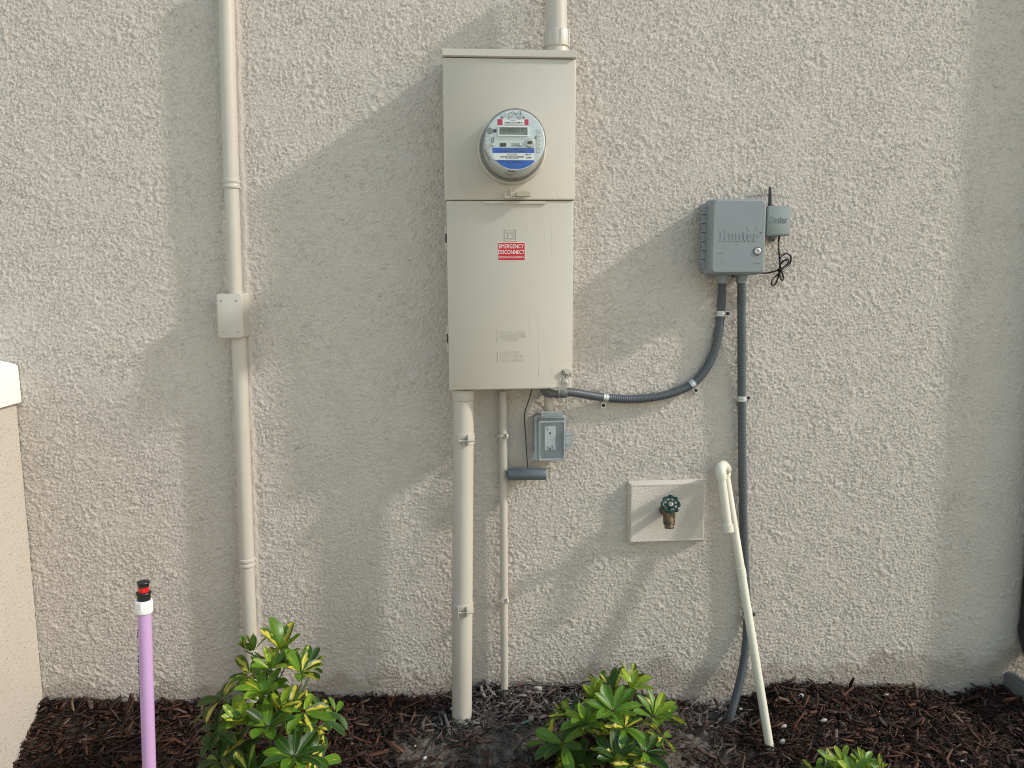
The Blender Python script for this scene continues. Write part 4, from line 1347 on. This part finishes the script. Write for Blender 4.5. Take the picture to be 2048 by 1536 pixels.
# scratches
b = MB()
for pts in ([(1493, 452), (1496, 461), (1501, 464)], [(1510, 452), (1513, 459), (1515, 462)], [(1503, 530), (1510, 526), (1521, 527)], [(1433, 508), (1441, 505), (1446, 508)], [(1471, 489), (1477, 489)], [(1440, 522), (1446, 526)]):
    b.tube([at(x, y, YK - 0.00005) for x, y in pts], 0.00045, 5)
b.build('scuff', M_FIT, t)
# key lock
o = at(1515, 502.5, YK)
lk = MB().lathe([(0.0122, 0.0), (0.0122, 0.0015), (0.0095, 0.0015)], o, (0, -1, 0), 28).build('lock', M_FIT, t)
MB().lathe([(0.0094, 0), (0.0094, 0.0022), (0.0080, 0.0036), (0.0066, 0.0040), (0.0062, 0.0034), (0.0001, 0.0034)], o, (0, -1, 0), 28).build('cylinder', M_ZINC, lk)
MB().box((o.x - 0.0010, YK - 0.0032, o.z - 0.0045), (o.x + 0.0010, YK - 0.0040, o.z + 0.003)).lathe([(0.0018, 0.003), (0.0018, 0.0042)], o + Vector((0, 0, 0.003)), (0, -1, 0), 10).build('keyhole', M_BLACK, lk)
# cable glands below
zk = kcz - kh / 2
for px, yk in ((1444.5, -0.05), (1483, -0.045)):
    o = at(px, 556, yk); o.z = zk + 0.006
    MB().lathe([(0.0175, 0), (0.0175, 0.012), (0.0165, 0.014), (0.0150, 0.030), (0.0125, 0.031)], o, (0, 0, -1), 18).build('gland', M_GREY2, t)
o = at(1466, 553, -0.06); o.z = zk + 0.002
MB().lathe([(0.006, 0), (0.006, 0.008), (0.004, 0.009)], o, (0, 0, -1), 10).build('drain_plug', M_BLACK, t)
# scrap of plastic film on top of the controller
g = []
for i in range(9):
    row = []
    for j in range(4):
        p = at(1490 + 5 * i, 396.5 - j * 3.0 * (0.4 + 0.08 * i), -0.05 - 0.014 * j + 0.004 * math.sin(i * 1.7 + j))
        row.append(p + Vector((0, 0, 0.002 * math.sin(2.1 * i + 1.3 * j) + 0.002)))
    g.append(row)
b = MB(); b.add([p for r in g for p in r], [(i * 4 + j, i * 4 + j + 1, (i + 1) * 4 + j + 1, (i + 1) * 4 + j) for i in range(8) for j in range(3)])
o = b.build('plastic_film', M_FILM)
tag(o, 'scrap of clear plastic film on top of the large controller box', 'plastic film')

# ------------------------------------------------------------------ wireless module
YW = -0.066
a, bb = at(1535, 411.5, YW), at(1581, 471, YW)
qx, qz, qw, qh = (a.x + bb.x) / 2, (a.z + bb.z) / 2, bb.x - a.x, a.z - bb.z
t = thing('wireless_module', (qx, 0, qz - qh / 2), 'small grey box with antenna beside the controller', 'module')
MB().rr(qx, qz, [(qw, qh, 0.006, -0.004), (qw + 0.001, qh + 0.001, 0.006, YW + 0.006), (qw - 0.002, qh - 0.002, 0.006, YW + 0.001), (qw - 0.006, qh - 0.006, 0.004, YW)]).build('case', M_GREY2, t)
a, bb = at(1540, 445, YW), at(1575, 433.5, YW)
slab_word('raised_lettering', a.x, a.z, bb.x - a.x, bb.z - a.z, YW, M_GREY2, t, 0.0006)
a, bb = at(1540.5, 413, -0.035), at(1540, 374, -0.035)
MB().lathe([(0.0066, -0.002), (0.0066, 0.004), (0.0056, 0.007), (0.0050, 0.030), (0.0036, (bb - a).length - 0.001), (0.002, (bb - a).length)], a, (bb - a), 16).build('antenna', M_DARKGREY, t)
a = at(1548, 478, -0.02)
b = MB().rr(a.x, a.z + 0.003, [(0.014, 0.024, 0.006, -0.006), (0.014, 0.024, 0.006, -0.012)])
b.build('mount_tab', M_GREY2, t)
MB().lathe([(0.003, 0), (0.003, 0.002)], (a.x, -0.0122, a.z - 0.002), (0, -1, 0), 10).build('screw', M_BLACK, t)
cb = [(1559, 470), (1557, 488), (1558, 505), (1560, 528), (1559, 545), (1563, 560), (1567, 556), (1562, 540), (1560, 525), (1564, 512), (1573, 507), (1581, 512), (1581, 524), (1574, 536), (1562, 544), (1552, 552), (1544, 562), (1543, 569), (1549, 570), (1556, 556),
      (1559, 538), (1562, 527), (1569, 521), (1577, 519), (1575, 528), (1562, 538), (1548, 543), (1534, 546), (1522, 546), (1508, 548)]
yz = [-0.035 - 0.010 * math.sin(0.9 * i) - 0.006 * ((i * 7) % 3) for i in range(len(cb))]
yz[-1] = yz[-2] = -0.055
cbl = MB().tube(resample(crom([at(x, y, yy) for (x, y), yy in zip(cb, yz)], 8), 0.003), 0.0026, 10).build('coiled_cable', M_CABLE, t)
o = at(1560, 539, -0.045)
MB().lathe([(0.0075, -0.002), (0.0085, -0.001), (0.0085, 0.001), (0.0075, 0.002)], o, (0.2, 0, 1), 18, False, False).build('cable_tie', M_BLACK, cbl)

# ------------------------------------------------------------------ hose tap on a wall plate
YH = -0.024
a, bb = at(1262.5, 970, YH), at(1407, 1080.5, YH)
hx, hz, hw_, hh_ = (a.x + bb.x) / 2, (a.z + bb.z) / 2, bb.x - a.x, a.z - bb.z
o = MB().rr(hx, hz, [(hw_ + 0.014, hh_ + 0.014, 0.002, 0.0), (hw_ + 0.012, hh_ + 0.012, 0.002, -0.006), (hw_, hh_, 0.002, YH + 0.001), (hw_ - 0.002, hh_ - 0.002, 0.002, YH), (hw_ - 0.010, hh_ - 0.010, 0.001, YH), (hw_ - 0.013, hh_ - 0.013, 0.001, YH + 0.0006)], 3).build('wall_plate', M_PLATE)
tag(o, 'raised beige stucco plate behind the hose tap', 'plate')
wc = at(1341.5, 1008.5, -0.125)
bc = at(1338.5, 1036, -0.085)
t = thing('hose_tap', Vector((hx, YH, hz)), 'brass hose tap with dark green wheel handle on the stucco plate', 'tap')
o = Vector((wc.x + 0.010, YH, wc.z - 0.046))
# body: stub from the wall, bulb, outlet pointing down and forward
b = MB().lathe([(0.0165, -0.003), (0.0165, 0.003), (0.013, 0.004), (0.0125, 0.030), (0.016, 0.036), (0.0185, 0.046), (0.0175, 0.058), (0.013, 0.066)], o, (0, -1, 0), 24)
b.build('body', M_BRASS, t)
q0 = o + Vector((0, -0.047, 0.000)); dn = Vector((-0.05, -0.42, -1)).normalized()
MB().lathe([(0.012, 0), (0.012, 0.008), (0.0165, 0.010), (0.0172, 0.014), (0.0172, 0.024), (0.0150, 0.026)], q0, dn, 24).build('outlet', M_BRASS, t)
vb = MB().lathe([(0.0150, 0.025), (0.0168, 0.0265), (0.0172, 0.029), (0.0160, 0.031), (0.0140, 0.0315), (0.0138, 0.037), (0.0142, 0.038), (0.0135, 0.0395), (0.0138, 0.042), (0.0112, 0.043), (0.0108, 0.037)], q0, dn, 24, False, False).build('vacuum_breaker', M_BRASS, t)
MB().lathe([(0.0107, 0.0), (0.0107, 0.001), (0.003, 0.002), (0.003, 0.004)], q0 + dn * 0.038, dn, 16).build('spout_hole', M_BLACK, vb)
# stem and handwheel
so_ = o + Vector((0, -0.050, 0.010)); tip = wc + Vector((0, 0.004, 0))
MB().tube([so_, tip], [0.011, 0.0065], 16).build('stem', M_BRASS, t)
wax = (wc - so_).normalized()
wu = wax.cross(Vector((0, 0, 1))).normalized(); wv = wu.cross(wax)
RW = 0.0232
n = 112
rim = []
for k in range(n + 1):
    a = 2 * math.pi * k / n
    rr_ = RW * (1 + 0.055 * math.cos(8 * a))
    rim.append(wc + wu * rr_ * math.cos(a) + wv * rr_ * math.sin(a))
whl = MB().tube(rim, [0.0042 + 0.0006 * math.cos(16 * math.pi * k / n) for k in range(n + 1)], 10)
for k in range(8):
    a = 2 * math.pi * k / 8
    dv = wu * math.cos(a) + wv * math.sin(a)
    whl.tube([wc + dv * 0.010 - wax * 0.002, wc + dv * RW], [0.0028, 0.0033], 8)
whl.lathe([(0.0125, -0.005), (0.0130, 0.0), (0.0105, 0.003), (0.007, 0.003)], wc, wax, 20)
wh = whl.build('handwheel', M_WHEEL, t, 50)
MB().lathe([(0.0068, 0.002), (0.0068, 0.0036), (0.005, 0.0042)], wc, wax, 18).build('washer', M_ZINC, wh)
MB().lathe([(0.0044, 0.004), (0.0044, 0.0065), (0.0028, 0.0078)], wc, wax, 6).build('screw', M_GOLD, wh)

# ------------------------------------------------------------------ cream PVC pipe leaning on the wall
base = ground_at(1540, 1499)
RP = 0.0123
top_ = at(1451.5, 950, -0.036)
ax = (top_ - base).normalized()
t = thing('leaning_pipe', base, 'long cream PVC pipe with a hooked top leaning on the wall', 'pipe')
jn = base.lerp(top_, 0.62)
MB().tube([base + Vector((0, 0, 0.001)), base.lerp(top_, 0.3), jn], RP, 24).build('pipe', M_PVCY, t)
MB().tube([jn, top_], RP * 0.985, 24).build('pipe', M_PVCY, t)
MB().lathe([(RP, -0.001), (RP + 0.0012, 0), (RP + 0.0012, 0.026), (RP, 0.027)], jn, ax, 24).build('coupling', M_PVCY, t)
ftop = at(1443, 955, -0.112); fend = at(1457, 1061, -0.135)
fax = (fend - ftop).normalized()
# U bend: two elbows
mid1 = top_ + Vector((-0.004, -0.012, 0.028)); mid2 = ftop + Vector((0.002, 0.014, 0.030))
cen = (top_ + ftop) / 2
e1 = crom([top_ - ax * 0.004, top_ + ax * 0.012, mid1 + Vector((0, 0, -0.006)), (mid1 + mid2) / 2 + Vector((0, 0, 0.003))], 7)
e2 = crom([(mid1 + mid2) / 2 + Vector((0, 0, 0.003)), mid2 + Vector((0, 0, -0.004)), ftop - fax * 0.014, ftop + fax * 0.004], 7)
MB().tube(e1, RP + 0.0032, 24).build('elbow', M_PVCY, t)
MB().tube(e2, RP + 0.0034, 24).build('elbow', M_PVCY, t)
MB().tube([ftop, fend], RP, 24).build('spout_pipe', M_PVCY, t)
MB().lathe([(RP, -0.001), (RP + 0.003, 0.0), (RP + 0.003, 0.022), (RP + 0.0015, 0.0225), (RP - 0.003, 0.0225), (RP - 0.003, 0.005)], fend - fax * 0.018, fax, 24).build('end_cap', M_PVCY, t)

# ------------------------------------------------------------------ purple irrigation riser
YU = -0.54
pt = at(288.6, 1223, YU); pm = at(298.5, 1536, YU)
ax = (pt - pm).normalized()
pb = pm - ax * 0.28
pb.z = pb.z
t = thing('irrigation_riser', Vector((pb.x, pb.y, float(gz(pb.x, pb.y)))), 'purple PVC riser with black and red sprinkler nozzle beside the left shrub', 'irrigation riser')
RU = 0.0148
MB().tube([pb, pm, pt + ax * 0.006], RU, 28).build('pipe', M_PURPLE, t)
fit = MB().lathe([(RU, -0.002), (0.0178, -0.001), (0.0184, 0.001), (0.0184, 0.0105), (0.0180, 0.0112), (0.0172, 0.0112)], pt, ax, 32).build('adapter', M_PVCW, t)
MB().lathe([(0.0172, 0.011), (0.0196, 0.0118), (0.0196, 0.0225), (0.0186, 0.0255), (0.0165, 0.028)], pt, ax, 8).build('hex_collar', M_PVCW, fit, 20)
MB().lathe([(0.0138, 0.026), (0.0142, 0.040), (0.0160, 0.0415), (0.0165, 0.0445), (0.0155, 0.0465), (0.0120, 0.0475)], pt, ax, 28).build('nozzle_body', M_BLACK, t)
MB().lathe([(0.0112, 0.046), (0.0112, 0.0605)], pt, ax, 28).build('nozzle_band', M_REDP, t)
MB().lathe([(0.0116, 0.059), (0.0116, 0.0650), (0.0132, 0.0668), (0.0140, 0.0690), (0.0132, 0.0705), (0.002, 0.0715)], pt, ax, 28).build('nozzle_cap', M_BLACK, t)
# printed line of small marks along the pipe
side = Vector((-0.86, -0.5, 0)).normalized()
b = MB()
for k in range(46):
    if random.random() < 0.3: continue
    p = pt - ax * (0.02 + 0.0068 * k) + side * (RU + 0.00015)
    b.box((p.x - 0.0009, p.y - 0.0014, p.z - 0.0022), (p.x + 0.0005, p.y + 0.0003, p.z + 0.0022 * random.uniform(0.2, 1)))
b.build('print_marks', M_BLUEINK, t, 0)

# ------------------------------------------------------------------ small drip tube stub in the mulch
g0 = ground_at(1030, 1468); g1 = ground_at(1062, 1450)
t = thing('drip_tube', g1, 'short dusty teal tube poking out of the mulch with a sandy lump', 'tube')
a = at(1026, 1468, g0.y); c2 = at(1060, 1442, g1.y)
MB().tube(crom([a + Vector((-0.02, 0, -0.02)), at(1026, 1464, g0.y), at(1036, 1452, (g0.y + g1.y) / 2), at(1048, 1445, g1.y), c2], 6), 0.0042, 12).build('tube', M_TEAL, t)
b = MB()
for (px, py, s) in ((1062, 1437, 0.0085), (1063, 1446, 0.0075), (1065, 1456, 0.010)):
    p = at(px, py, g1.y)
    b.lathe([(s * 0.3, -s * 1.1), (s * 0.85, -s * 0.6), (s, 0), (s * 0.8, s * 0.65), (s * 0.3, s * 1.05)], p, (random.uniform(-.3, .3), random.uniform(-.3, .3), 1), 10)
b.build('sandy_lump', M_LUMP, t, 50)

# ------------------------------------------------------------------ pale pebbles
for (px, py, s, lab_) in ((1566, 1460, 0.009, 'white pebble just right of the leaning pipe foot, upper of two'), (1563, 1490, 0.009, 'tan pebble just right of the leaning pipe foot, lower of two'),
                          (1645, 1449, 0.010, 'white pebble above the small shrub tip at the bottom edge'), (850, 1524, 0.007, 'white pebble at the bottom edge between the largest shrub and fat conduit'),
                          (830, 1500, 0.005, 'tiny pebble between the largest shrub and the fat conduit foot'), (1600, 1398, 0.008, 'pale pebble near the wall right of the leaning pipe'),
                          (1770, 1398, 0.009, 'brownish pale pebble close to the wall midway to the right edge'), (1075, 1385, 0.014, 'largest pale stone near the wall right of the slim conduit'),
                          (905, 1425, 0.008, 'pale pebble touching the foot of the fat conduit'), (1400, 1456, 0.008, 'pale pebble in bare soil right of the middle shrub'),
                          (1480, 1425, 0.006, 'small pale pebble at the foot of the straight ribbed conduit'), (1922, 1530, 0.006, 'pale pebble at the bottom edge near the right corner')):
    g = ground_at(px, py)
    g = g + Vector((0, -0.004, 0.014))
    b = MB()
    dirv = Vector((random.uniform(-1, 1), random.uniform(-0.4, 0.4), random.uniform(-0.3, 0.3)))
    b.lathe([(s * 0.15, -s * 1.0), (s * 0.55, -s * 0.75), (s * 0.68, -s * 0.1), (s * 0.5, s * 0.6), (s * 0.12, s * 1.0)], g, dirv, 8)
    b.v = [(x + random.uniform(-.15, .15) * s, y + random.uniform(-.15, .15) * s, z + random.uniform(-.15, .15) * s) for x, y, z in b.v]
    o = b.build('pebble', M_PEB, None, 60)
    tag(o, lab_, 'pebble', 'pale pebbles in the mulch')

# ------------------------------------------------------------------ shrubs
LEAVES = {}


def leaf_mesh(key, mat, curve, fold, wid, wave):
    nu, nv = 13, 5
    V, U = [], []
    for i in range(nu):
        u = i / (nu - 1)
        # obovate outline: narrow base, widest at 65 %, rounded tip
        wv_ = wid * (0.06 + 0.94 * (max(0.0, 1 - ((u - 0.66) / 0.66) ** 2) ** 0.8 if u < 0.66 else max(0.0, 1 - ((u - 0.66) / 0.345) ** 2) ** 0.55))
        for j in range(nv):
            v = j / (nv - 1) * 2 - 1
            x = u
            y = v * wv_ * 0.5
            z = curve * (u ** 2) + fold * abs(y) + wave * math.sin(5 * u + 2 * v) * abs(v)
            V.append((x, y, z)); U.append((u, j / (nv - 1)))
    Fc = [(i * nv + j, (i + 1) * nv + j, (i + 1) * nv + j + 1, i * nv + j + 1) for i in range(nu - 1) for j in range(nv - 1)]
    me = bpy.data.meshes.new('leaf')
    me.from_pydata(V, [], Fc)
    ul = me.uv_layers.new(name='UVMap')
    for lp in me.loops:
        ul.data[lp.index].uv = U[lp.vertex_index]
    me.polygons.foreach_set('use_smooth', [True] * len(me.polygons))
    me.materials.append(mat)
    return me


VARS = [(-0.22, 0.35, 0.40, 0.02), (-0.10, 0.5, 0.43, 0.015), (-0.34, 0.25, 0.41, 0.025), (0.05, 0.6, 0.38, 0.01)]
for kname, mt in (('d', M_LEAFD), ('m', M_LEAFM), ('v', M_LEAFV), ('y', M_LEAFY)):
    LEAVES[kname] = [leaf_mesh(kname, mt, *vv) for vv in VARS]


def shrub(name, base, label, whorls, rseed):
    rnd = random.Random(rseed)
    t = thing(name, base, label, 'shrub', 'variegated shrubs in the mulch bed')
    extra = []
    for q, (C, axis, n, ln, elv, kinds) in enumerate(whorls):
        extra.append((C + Vector((rnd.uniform(-.03, .03), rnd.uniform(.03, .09), rnd.uniform(-.05, -.015))), axis + Vector((rnd.uniform(-.4, .4), rnd.uniform(-.1, .3), 0)), n - 1, ln * rnd.uniform(0.75, 1.0), elv, 'mdv'))
    for q, (C, axis, n, ln, elv, kinds) in enumerate(whorls):
        if q % 3 == 1:
            extra.append((C + Vector((rnd.uniform(-.04, .04), rnd.uniform(-.03, .03), rnd.uniform(-.03, .012))), axis + Vector((rnd.uniform(-.4, .4), rnd.uniform(-.3, .1), 0)), 5, ln * rnd.uniform(0.6, 0.85), elv + 12, 'ymv'))
    whorls = whorls + extra
    # main stems
    n_st = 4
    tops = []
    cen = sum((w[0] for w in whorls), Vector()) / len(whorls)
    zmax = max(w[0].z for w in whorls)
    for k in range(n_st):
        wtop = sorted(whorls, key=lambda w: -w[0].z)[k * len(whorls) // (n_st * 2)][0]
        b0 = base + Vector((rnd.uniform(-.015, .015), rnd.uniform(-.015, .015), -0.01))
        pth = crom([b0, b0.lerp(wtop, 0.35) + Vector((rnd.uniform(-.02, .02), rnd.uniform(-.02, .02), 0.02)), b0.lerp(wtop, 0.7) + Vector((rnd.uniform(-.015, .015), 0, 0)), wtop - Vector((0, 0, 0.03))], 6)
        MB().tube(pth, [0.0055 - 0.0028 * i / (len(pth) - 1) for i in range(len(pth))], 8).build('stem', M_BARK if k % 2 else M_STEM, t)
        tops.append(pth)
    for (C, axis, n, ln, elv, kinds) in whorls:
        # petiole from the nearest lower stem point
        best = min((p for pth in tops for p in pth if p.z < C.z - 0.015), key=lambda p: (p - C).length, default=base)
        ctrl = best.lerp(C, 0.6) + Vector((0, 0, -0.006))
        MB().tube(crom([best, ctrl, C], 5), 0.0017, 6).build('petiole', M_STEM, t)
        A = axis.normalized()
        ref = Vector((0, 0, 1)) if abs(A.z) < 0.95 else Vector((1, 0, 0))
        u = A.cross(ref).normalized(); v = A.cross(u)
        ph0 = rnd.uniform(0, 6.28)
        for k in range(n):
            ph = ph0 + 2 * math.pi * (k + rnd.uniform(-0.18, 0.18)) / n
            e = R(elv + rnd.uniform(-14, 14))
            d = (u * math.cos(ph) + v * math.sin(ph)) * math.cos(e) + A * math.sin(e)
            nrm = (A - d * A.dot(d)).normalized()
            nrm = (Matrix.Rotation(rnd.uniform(-0.35, 0.35), 3, d) @ nrm).normalized()
            y = nrm.cross(d)
            kind = rnd.choice(kinds)
            o = bpy.data.objects.new('leaf', rnd.choice(LEAVES[kind]))
            s = ln * rnd.uniform(0.72, 1.12)
            Mx = Matrix.Identity(4)
            st = C + d * 0.006
            for q in range(3):
                Mx[q][0], Mx[q][1], Mx[q][2], Mx[q][3] = d[q] * s, y[q] * s * rnd.uniform(0.85, 1.1), nrm[q] * s, st[q] - base[q]
            o.matrix_local = Mx
            COL.objects.link(o)
            o.parent = t
    return t


def wh(px, py, yy, ax, n=7, ln=0.075, el=8, kinds='ddv'):
    return (at(px, py, yy), Vector(ax), n, ln * 0.95, el, kinds)


Y1 = -0.42
b1 = Vector((at(518, 1536, Y1).x, Y1, float(gz(at(518, 1536, Y1).x, Y1))))
W1 = [wh(562, 1302, Y1 + .05, (0.25, -0.1, 1), 5, 0.078, 55, 'ymv'), wh(509, 1304, Y1 + .08, (-0.1, 0.0, 1), 4, 0.050, 58, 'ym'), wh(541, 1338, Y1, (0, -0.2, 1), 7, 0.062, 42, 'yym'),
      wh(602, 1346, Y1 + .02, (0.45, -0.2, 1), 8, 0.070, 26, 'mvv'), wh(528, 1388, Y1 - .03, (0.0, -0.25, 1), 8, 0.074, 36, 'mmy'), wh(500, 1350, Y1 + .03, (-0.35, -0.1, 1), 7, 0.066, 20, 'mdv'),
      wh(446, 1398, Y1 + .04, (-0.55, -0.15, 1), 8, 0.080, 12, 'ddv'), wh(484, 1447, Y1 - .08, (-0.1, -0.25, 1), 8, 0.064, 40, 'yyy'), wh(535, 1456, Y1 - .10, (0.1, -0.2, 1), 9, 0.072, 34, 'mmd'),
      wh(560, 1418, Y1 - .06, (0.15, -0.2, 1), 6, 0.058, 46, 'yyv'), wh(606, 1424, Y1 + .0, (0.5, -0.2, 1), 8, 0.070, 18, 'ymv'), wh(642, 1432, Y1 + .04, (0.7, -0.1, 0.9), 7, 0.070, 4, 'ddv'),
      wh(436, 1462, Y1 - .02, (-0.6, -0.2, 0.9), 8, 0.076, 8, 'dmd'), wh(440, 1522, Y1 - .02, (-0.5, -0.3, 0.9), 8, 0.074, 8, 'ddv'), wh(588, 1516, Y1 - .08, (0.25, -0.3, 1), 9, 0.076, 28, 'ddm'),
      wh(622, 1512, Y1 - .02, (0.7, -0.3, 0.7), 7, 0.082, 6, 'vvd'), wh(512, 1540, Y1 - .06, (-0.1, -0.4, 0.8), 8, 0.074, 10, 'ddv'), wh(610, 1480, Y1 + .06, (0.6, 0.0, 0.8), 7, 0.066, 10, 'vvd')]
shrub('variegated_shrub', b1, 'largest variegated green shrub, in front of the left conduit', W1, 3)
Y2_ = -0.38
b2_ = Vector((at(1225, 1536, Y2_).x, Y2_, float(gz(at(1225, 1536, Y2_).x, Y2_))))
W2 = [wh(1264, 1380, Y2_ + .06, (0.15, -0.1, 1), 7, 0.056, 48, 'yyy'), wh(1228, 1384, Y2_ + .10, (-0.1, 0.0, 1), 7, 0.064, 42, 'dvd'), wh(1193, 1408, Y2_ + .05, (-0.2, 0.0, 1), 6, 0.066, 62, 'ymy'),
      wh(1226, 1424, Y2_ - .02, (0.1, -0.2, 1), 9, 0.072, 34, 'mmm'), wh(1174, 1440, Y2_ - .02, (-0.35, -0.2, 1), 8, 0.068, 32, 'mmy'), wh(1308, 1436, Y2_ + .02, (0.3, -0.1, 1), 8, 0.068, 36, 'mym'),
      wh(1338, 1432, Y2_ + .06, (0.8, 0.0, 0.7), 6, 0.060, 14, 'vyy'), wh(1250, 1456, Y2_ - .04, (0.3, -0.3, 1), 8, 0.066, 12, 'mvv'), wh(1126, 1488, Y2_ + .0, (-0.5, -0.1, 1), 8, 0.080, 14, 'dmd'),
      wh(1143, 1432, Y2_ + .08, (-0.4, -0.0, 1), 6, 0.058, 34, 'vyd'), wh(1232, 1522, Y2_ - .10, (0.0, -0.2, 1), 9, 0.070, 38, 'ddd'), wh(1290, 1506, Y2_ - .04, (0.45, -0.2, 1), 9, 0.072, 20, 'ddm'),
      wh(1262, 1530, Y2_ - .08, (0.4, -0.4, 0.9), 7, 0.072, 14, 'vvd'), wh(1165, 1530, Y2_ - .02, (-0.4, -0.2, 0.9), 8, 0.070, 10, 'ddd'), wh(1130, 1545, Y2_ + .02, (-0.6, -0.2, 0.7), 7, 0.074, 6, 'ddv'), wh(1325, 1474, Y2_ + .06, (0.8, -0.1, 0.7), 6, 0.064, 0, 'mvd')]
shrub('variegated_shrub', b2_, 'middle variegated green shrub between the fat conduit and the leaning pipe', W2, 5)
Y3 = -0.56
b3_ = Vector((at(1710, 1640, Y3).x, Y3, float(gz(at(1710, 1640, Y3).x, Y3))))
W3 = [wh(1685, 1524, Y3 + .02, (-0.2, -0.1, 1), 5, 0.042, 50, 'ymy'), wh(1725, 1528, Y3, (0.1, -0.2, 1), 8, 0.040, 42, 'yym'), wh(1749, 1542, Y3 + .03, (0.4, -0.1, 1), 7, 0.040, 30, 'yym'),
      wh(1704, 1552, Y3 - .03, (0, -0.3, 1), 8, 0.05, 35, 'mmy'), wh(1668, 1547, Y3 + .03, (-0.6, -0.2, 1), 7, 0.05, 25, 'mdy'), wh(1740, 1577, Y3 - .04, (0.3, -0.5, 0.8), 8, 0.055, 18, 'mmy'), wh(1684, 1587, Y3 - .04, (-0.4, -0.5, 0.8), 8, 0.055, 15, 'ddv')]
shrub('variegated_shrub', b3_, 'small shrub tip at the bottom edge right of the leaning pipe', W3, 9)
